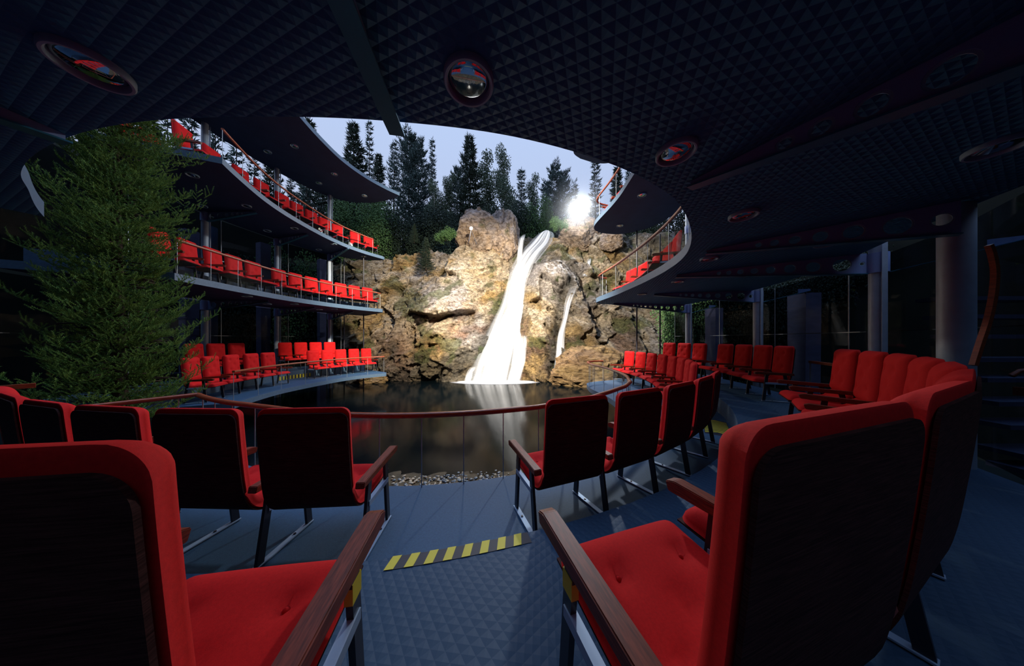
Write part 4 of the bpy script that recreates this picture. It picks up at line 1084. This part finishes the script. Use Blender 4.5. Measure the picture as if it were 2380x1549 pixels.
# clothe every twig in needles
P=V.reshape(-1,5,3); P0,P1=P[:,0],P[:,4]; r_=NB(77); NN=32
d=P1-P0; L_=np.linalg.norm(d,axis=1); d=d/L_[:,None]
ref=np.where(np.abs(d[:,2:3])>.9,np.array([[1.,0,0]]),np.array([[0,0,1.]])); a_=np.cross(d,ref); a_/=np.linalg.norm(a_,axis=1,keepdims=True); b_=np.cross(d,a_)
k_=np.arange(NN); th=k_*2.399; g_=(k_+.5)/NN
base=P0[:,None]+d[:,None]*(g_[None,:,None]*L_[:,None,None])
rad_=a_[:,None]*np.cos(th)[None,:,None]+b_[:,None]*np.sin(th)[None,:,None]
dirn=d[:,None]*.72+rad_*.70; ln_=.025*(.75+.5*r_.random(base.shape[:2]))[...,None]
tip=base+dirn*ln_; wv=np.cross(dirn,rad_); wv/=np.maximum(np.linalg.norm(wv,axis=2,keepdims=True),1e-6); wv*=.0036
NV=np.stack([base-wv,base+wv,tip],2).reshape(-1,3)
SV,ST=spindles(P0,P1,.0042)
FV=np.concatenate([SV,NV]); FT=np.concatenate([ST,len(SV)+np.arange(len(NV)).reshape(-1,3)])
link('foliage',big_mesh('foliage',FV,FT,M_SPR),big)
q=trunk_mesh(8.8,.11,M_BARK,2,260,.75); link('trunk',q,big)

# background stock (unit height 10 m)
def pr_spruce(t): return (1-t)**.85*.95+.03
def pr_narrow(t): return ((1-t)**.6*.8+.05)*(.7 if t>.55 else 1)
def pr_pine(t): return 0.06 if t<.30 else (.55+.45*math.sin((t-.30)/.70*math.pi)**.7)*(1-.35*(t>.85))
stock={}; r=random.Random(12)
def put(kind, fol, fm, tr): stock[kind]=(big_mesh('foliage',*fol,fm),tr)
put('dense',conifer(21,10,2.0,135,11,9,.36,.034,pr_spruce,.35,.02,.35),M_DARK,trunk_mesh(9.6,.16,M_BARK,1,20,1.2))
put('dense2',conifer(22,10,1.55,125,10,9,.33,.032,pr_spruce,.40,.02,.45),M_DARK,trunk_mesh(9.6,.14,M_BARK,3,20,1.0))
put('sparse',conifer(23,10,1.0,75,7,7,.30,.028,pr_narrow,.35,.10,.55),M_BLUE,trunk_mesh(9.9,.12,M_BARK,4,80,.8))
put('slim',conifer(24,10,.75,85,6,6,.28,.028,pr_narrow,.45,.04,.5),M_BLUE,trunk_mesh(9.9,.10,M_BARK,5,60,.6))
put('pine',conifer(25,10,1.7,95,11,10,.32,.034,pr_pine,.05,.28,.45,.5),M_BLUE,trunk_mesh(9.6,.15,M_BARK,6,30,1.0))
r=random.Random(3)
put('birch',blob_leaves(26,[(r.gauss(0,.55),r.gauss(0,.55),3.0+5.9*k/11,1.25-.055*k) for k in range(12)],13000,.13,.040),M_BIR,trunk_mesh(9.3,.09,M_BBARK,7,30,1.0))
put('birch2',blob_leaves(27,[(r.gauss(0,.32),r.gauss(0,.32),2.4+6.8*k/12,1.12-.045*k) for k in range(13)],11000,.13,.040),M_BIR,trunk_mesh(9.5,.09,M_BBARK,9,30,.9))
put('bush',blob_leaves(28,[(r.gauss(0,1.5),r.gauss(0,1.2),2+r.random()*6,2.0) for k in range(12)],15000,.26,.065),M_BUSH,trunk_mesh(7,.12,M_BARK,8,8,2))
put('shrub',blob_leaves(33,[(r.gauss(0,3.0),r.gauss(0,2.0),1.5+abs(r.gauss(0,3)),2.4) for k in range(16)],2600,.9,.17),M_BUSH,trunk_mesh(5,.3,M_BARK,8,14,4))
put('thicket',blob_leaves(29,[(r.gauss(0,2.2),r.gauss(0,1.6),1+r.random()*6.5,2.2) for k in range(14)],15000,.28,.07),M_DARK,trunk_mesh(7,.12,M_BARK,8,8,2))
rr=random.Random(8)
def tree(kind, u, vtop, d, zb, label, wide=1.0, group='trees above the cliff', name=None):
    zt=EYE+(789-vtop)*d/F; h=(zt-zb)/10.0
    nm=name or {'dense':'spruce_tree','dense2':'spruce_tree','sparse':'spruce_tree','slim':'spruce_tree','pine':'pine_tree','birch':'birch_tree','birch2':'birch_tree','bush':'bush','thicket':'bush','shrub':'bush'}[kind]
    cat={'spruce_tree':'tree','pine_tree':'tree','birch_tree':'tree','bush':'bush'}[nm]
    p=at(u,d,zb); t=thing(nm,label,cat,p,rr.uniform(0,6.28),group)
    w=h*wide; t.scale=(w,w,h)
    f,tr=stock[kind]; link('foliage',f,t); link('trunk',tr,t)
    return t
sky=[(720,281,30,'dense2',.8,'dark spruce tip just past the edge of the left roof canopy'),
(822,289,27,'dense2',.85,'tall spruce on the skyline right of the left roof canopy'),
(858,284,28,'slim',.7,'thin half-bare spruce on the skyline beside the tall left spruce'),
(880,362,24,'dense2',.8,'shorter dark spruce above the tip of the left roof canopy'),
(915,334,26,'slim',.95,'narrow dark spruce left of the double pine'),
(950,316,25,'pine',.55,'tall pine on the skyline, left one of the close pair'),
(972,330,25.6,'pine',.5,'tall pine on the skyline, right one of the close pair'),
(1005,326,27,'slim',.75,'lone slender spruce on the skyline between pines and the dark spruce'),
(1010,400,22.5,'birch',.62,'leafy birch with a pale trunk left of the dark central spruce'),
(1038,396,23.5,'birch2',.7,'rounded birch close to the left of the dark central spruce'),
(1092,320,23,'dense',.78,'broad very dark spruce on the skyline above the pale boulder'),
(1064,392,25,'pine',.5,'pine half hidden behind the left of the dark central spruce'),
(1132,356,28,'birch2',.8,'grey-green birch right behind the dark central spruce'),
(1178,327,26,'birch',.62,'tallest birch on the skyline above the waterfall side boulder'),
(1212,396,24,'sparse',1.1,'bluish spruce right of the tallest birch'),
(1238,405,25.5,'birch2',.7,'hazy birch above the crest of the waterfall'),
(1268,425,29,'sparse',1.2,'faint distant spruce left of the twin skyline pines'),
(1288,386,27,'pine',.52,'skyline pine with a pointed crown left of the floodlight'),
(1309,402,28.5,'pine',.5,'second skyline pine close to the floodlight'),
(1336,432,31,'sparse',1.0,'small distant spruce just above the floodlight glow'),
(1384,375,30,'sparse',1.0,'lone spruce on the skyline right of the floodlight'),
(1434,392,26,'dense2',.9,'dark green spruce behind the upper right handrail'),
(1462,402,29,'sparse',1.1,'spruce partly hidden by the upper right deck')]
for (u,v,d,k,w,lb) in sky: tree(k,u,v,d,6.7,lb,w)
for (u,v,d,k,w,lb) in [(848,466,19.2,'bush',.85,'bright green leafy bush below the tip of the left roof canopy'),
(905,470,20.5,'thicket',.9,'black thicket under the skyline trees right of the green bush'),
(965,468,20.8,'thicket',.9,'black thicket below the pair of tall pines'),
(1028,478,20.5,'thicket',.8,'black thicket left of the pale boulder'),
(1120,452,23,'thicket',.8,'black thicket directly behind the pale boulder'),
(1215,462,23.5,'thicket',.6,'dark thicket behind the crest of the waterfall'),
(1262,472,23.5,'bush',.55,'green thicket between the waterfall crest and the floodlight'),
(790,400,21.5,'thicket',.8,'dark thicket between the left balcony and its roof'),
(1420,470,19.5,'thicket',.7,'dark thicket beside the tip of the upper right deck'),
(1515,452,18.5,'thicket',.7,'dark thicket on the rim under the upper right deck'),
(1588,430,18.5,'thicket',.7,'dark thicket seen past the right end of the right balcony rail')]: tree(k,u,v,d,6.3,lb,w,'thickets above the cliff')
for i,(u,v,d,k) in enumerate(((345,262,17,'dense2'),(385,250,18,'slim'),(440,262,17.5,'sparse'),(505,272,19,'sparse'),(548,300,18,'slim'),(590,318,19,'sparse'),(635,345,19.5,'dense2'),(676,372,20,'slim'),(712,392,20.5,'sparse'),(752,410,21,'sparse'))):
    tree(k,u,v,d,-1.2 if i<5 else 4.5,f'dark tree {ORD[i]} from the left in the gap between the left balcony and its roof',.75,'trees behind the left balconies')
for i,(u,v,d,k) in enumerate(((655,560,14.2,'bush'),(700,566,14.6,'thicket'),(740,590,15,'thicket'),(600,560,13.5,'thicket'),(530,540,12.8,'thicket'))):
    tree(k,u,v,d,-1.4,f'dark forest bush {ORD[i]} in line behind the lowest left columns',.55,'bushes behind the left decks')
for i,(u,v,d,k) in enumerate(((1600,590,11.5,'bush'),(1655,590,11,'thicket'),(1715,590,11,'thicket'),(1790,580,10.5,'thicket'),(1900,560,9.5,'thicket'),(2030,530,9.0,'thicket'),(2120,500,8.6,'thicket'),(2330,420,7.2,'thicket'))):
    tree(k,u,v,d,-1.4,f'dark forest bush {ORD[i]} from the left behind the right glass wall',.50,'bushes behind the right glass')
tree('dense2',963,521,16.3,fx(566,16.3),'small spruce sapling on the cliff rim left of the pale boulder',1.5,'saplings on the cliff')
tree('dense2',990,553,15.1,fx(628,15.1),'yellow-green spruce sapling clinging to the rock face below the rim',1.7,'saplings on the cliff')
tree('shrub',1036,524,16.4,fx(560,16.4),'small yellowish shrub on the rim left of the boulder lamp',.9,'saplings on the cliff')
tree('shrub',1302,494,16.2,fx(535,16.2),'bright lime shrub beside the crest of the waterfall',.7,'saplings on the cliff')

# ------------------------------------------------------------------ floodlights on the cliff
def flood(u,v,d,s,label,aim,watts,col,size,tripod):
    z=EYE+(789-v)*d/F; p=at(u,d,z); t=thing('floodlight',label,'floodlight',p)
    dr=(Vector(aim)-p).normalized(); M=dr.to_track_quat('Z','Y').to_matrix()
    m=MB(); m.lathe([(.001,-.22*s/.2),(.10*s/.2,-.20*s/.2),(s,-.02),(s*1.06,0),(s*1.06,.02),(s*.98,.02)],28,(0,0,0),0,M); m.build('housing',M_LEG,t,True,50)
    m=MB(); m.lathe([(.001,.015),(s*.5,.012),(s*.97,.0)],28,(0,0,0),0,M); m.build('lens',emit_mat('lit_lens_%d'%u,col,size),t,True)
    if tripod:
        for a in (0.3,2.4,4.5):
            m=MB(); m.tube([(0,0,-s),(math.cos(a)*.35,math.sin(a)*.35,-tripod)],.016,6); m.build('leg',M_LEG,t)
    L=bpy.data.lights.new('flood_beam','SPOT'); L.energy=watts; L.color=col; L.spot_size=R_(120); L.spot_blend=.6; L.shadow_soft_size=.25
    o=bpy.data.objects.new('flood_beam',L); COL.objects.link(o); o.location=p+dr*.12; o.rotation_euler=(-dr).to_track_quat('Z','Y').to_euler()
    return p
pA=flood(1350,486,15.7,.24,'dazzling white floodlight on the cliff top right of the waterfall',(-2.5,4.0,2.0),FLOOD_A,(.90,.95,1.0),24,1.0)
pB=flood(1095,531,15.3,.10,'small bright lamp on a tripod in front of the pale boulder',(0.5,5.5,2.0),FLOOD_B,(1.0,.90,.78),24,.95)
def spot(name,loc,aim,w,col,size,soft,blend=.5):
    L=bpy.data.lights.new(name,'SPOT'); L.energy=w; L.color=col; L.spot_size=R_(size); L.spot_blend=blend; L.shadow_soft_size=soft
    o=bpy.data.objects.new(name,L); COL.objects.link(o); o.location=loc; d=Vector(aim)-Vector(loc); o.rotation_euler=(-d).to_track_quat('Z','Y').to_euler()
# floods under the canopy that light the cliff
spot('cliff_flood',(2.4,2.3,8.3),(-3.2,14,3.2),CLIFF_R,(1.0,.88,.70),62,.3)
spot('cliff_flood',(-4.6,2.4,8.3),(2.0,14,3.2),CLIFF_L,(1.0,.92,.79),62,.3)
spot('fall_flood',(-.8,2.0,8.2),(-.2,14.2,3.0),FALL_W,(.97,.97,1.0),16,.3,.9)

# haze volume added to give the glare round the big floodlight
m=bpy.data.materials.new('glare_haze'); m.use_nodes=True; nt=m.node_tree; N=nt.nodes; N.remove(N['Principled BSDF'])
vs=N.new('ShaderNodeVolumeScatter'); vs.inputs['Color'].default_value=(1,1,1,1); vs.inputs['Anisotropy'].default_value=.2
tc=N.new('ShaderNodeTexCoord'); g=N.new('ShaderNodeTexGradient'); g.gradient_type='QUADRATIC_SPHERE'
mu=N.new('ShaderNodeMath'); mu.operation='MULTIPLY'; mu.inputs[1].default_value=GLARE_D
nt.links.new(tc.outputs['Object'],g.inputs['Vector']); nt.links.new(g.outputs['Fac'],mu.inputs[0]); nt.links.new(mu.outputs[0],vs.inputs['Density']); nt.links.new(vs.outputs[0],N['Material Output'].inputs['Volume'])
q=MB(); q.lathe([(math.sin(a),-math.cos(a)) for a in [max(.001,k*math.pi/14) for k in range(14)]+[math.pi-.001]],24)
o=q.build('added_haze',m); o.location=pA+Vector((0,-.1,0)); o.scale=(3.0,2.2,2.8); tag(o,'added haze standing in for the glare round the bright floodlight','haze',kind='stuff')
L=bpy.data.lights.new('added_haze_lamp','POINT'); L.energy=GLARE_W; L.color=(1,.98,.93); L.shadow_soft_size=.2  # added point lamp that only makes the haze glow
o=bpy.data.objects.new('added_haze_lamp',L); COL.objects.link(o); o.location=pA+Vector((0,-.45,.0))
# ------------------------------------------------------------------ sky
w=bpy.data.worlds.new('dusk_sky'); S.world=w; w.use_nodes=True; nt=w.node_tree; N=nt.nodes; K=nt.links.new
bg=N['Background']; tc=N.new('ShaderNodeTexCoord'); sx=N.new('ShaderNodeSeparateXYZ'); K(tc.outputs['Generated'],sx.inputs[0])
rp=N.new('ShaderNodeValToRGB'); el=rp.color_ramp.elements; el[0].position=0.0; el[0].color=(.60,.63,.86,1); el[1].position=1.0; el[1].color=SKY_TOP
e=el.new(.42); e.color=(.50,.59,.82,1)
e=el.new(.70); e.color=(.50,.64,.95,1)
K(sx.outputs['Z'],rp.inputs['Fac']); K(rp.outputs['Color'],bg.inputs['Color']); bg.inputs['Strength'].default_value=SKY

# ------------------------------------------------------------------ camera and view
cam=bpy.data.cameras.new('camera'); co=bpy.data.objects.new('camera',cam); COL.objects.link(co)
co.location=(0,0,EYE); co.rotation_euler=(math.pi/2,0,0)
cam.sensor_width=36; cam.lens=36*F/2380.0; cam.shift_y=14.5/2380.0; cam.clip_start=.02; cam.clip_end=300
S.camera=co
S.view_settings.view_transform='Standard'; S.view_settings.look='None'; S.view_settings.gamma=1; S.view_settings.use_curve_mapping=False
S.view_settings.exposure=EXPO
try:
    S.cycles.use_denoising=True; S.cycles.max_bounces=6; S.cycles.diffuse_bounces=3; S.cycles.glossy_bounces=3; S.cycles.transparent_max_bounces=16; S.cycles.caustics_reflective=False; S.cycles.caustics_refractive=False
    S.cycles.sample_clamp_indirect=4.0
except Exception: pass
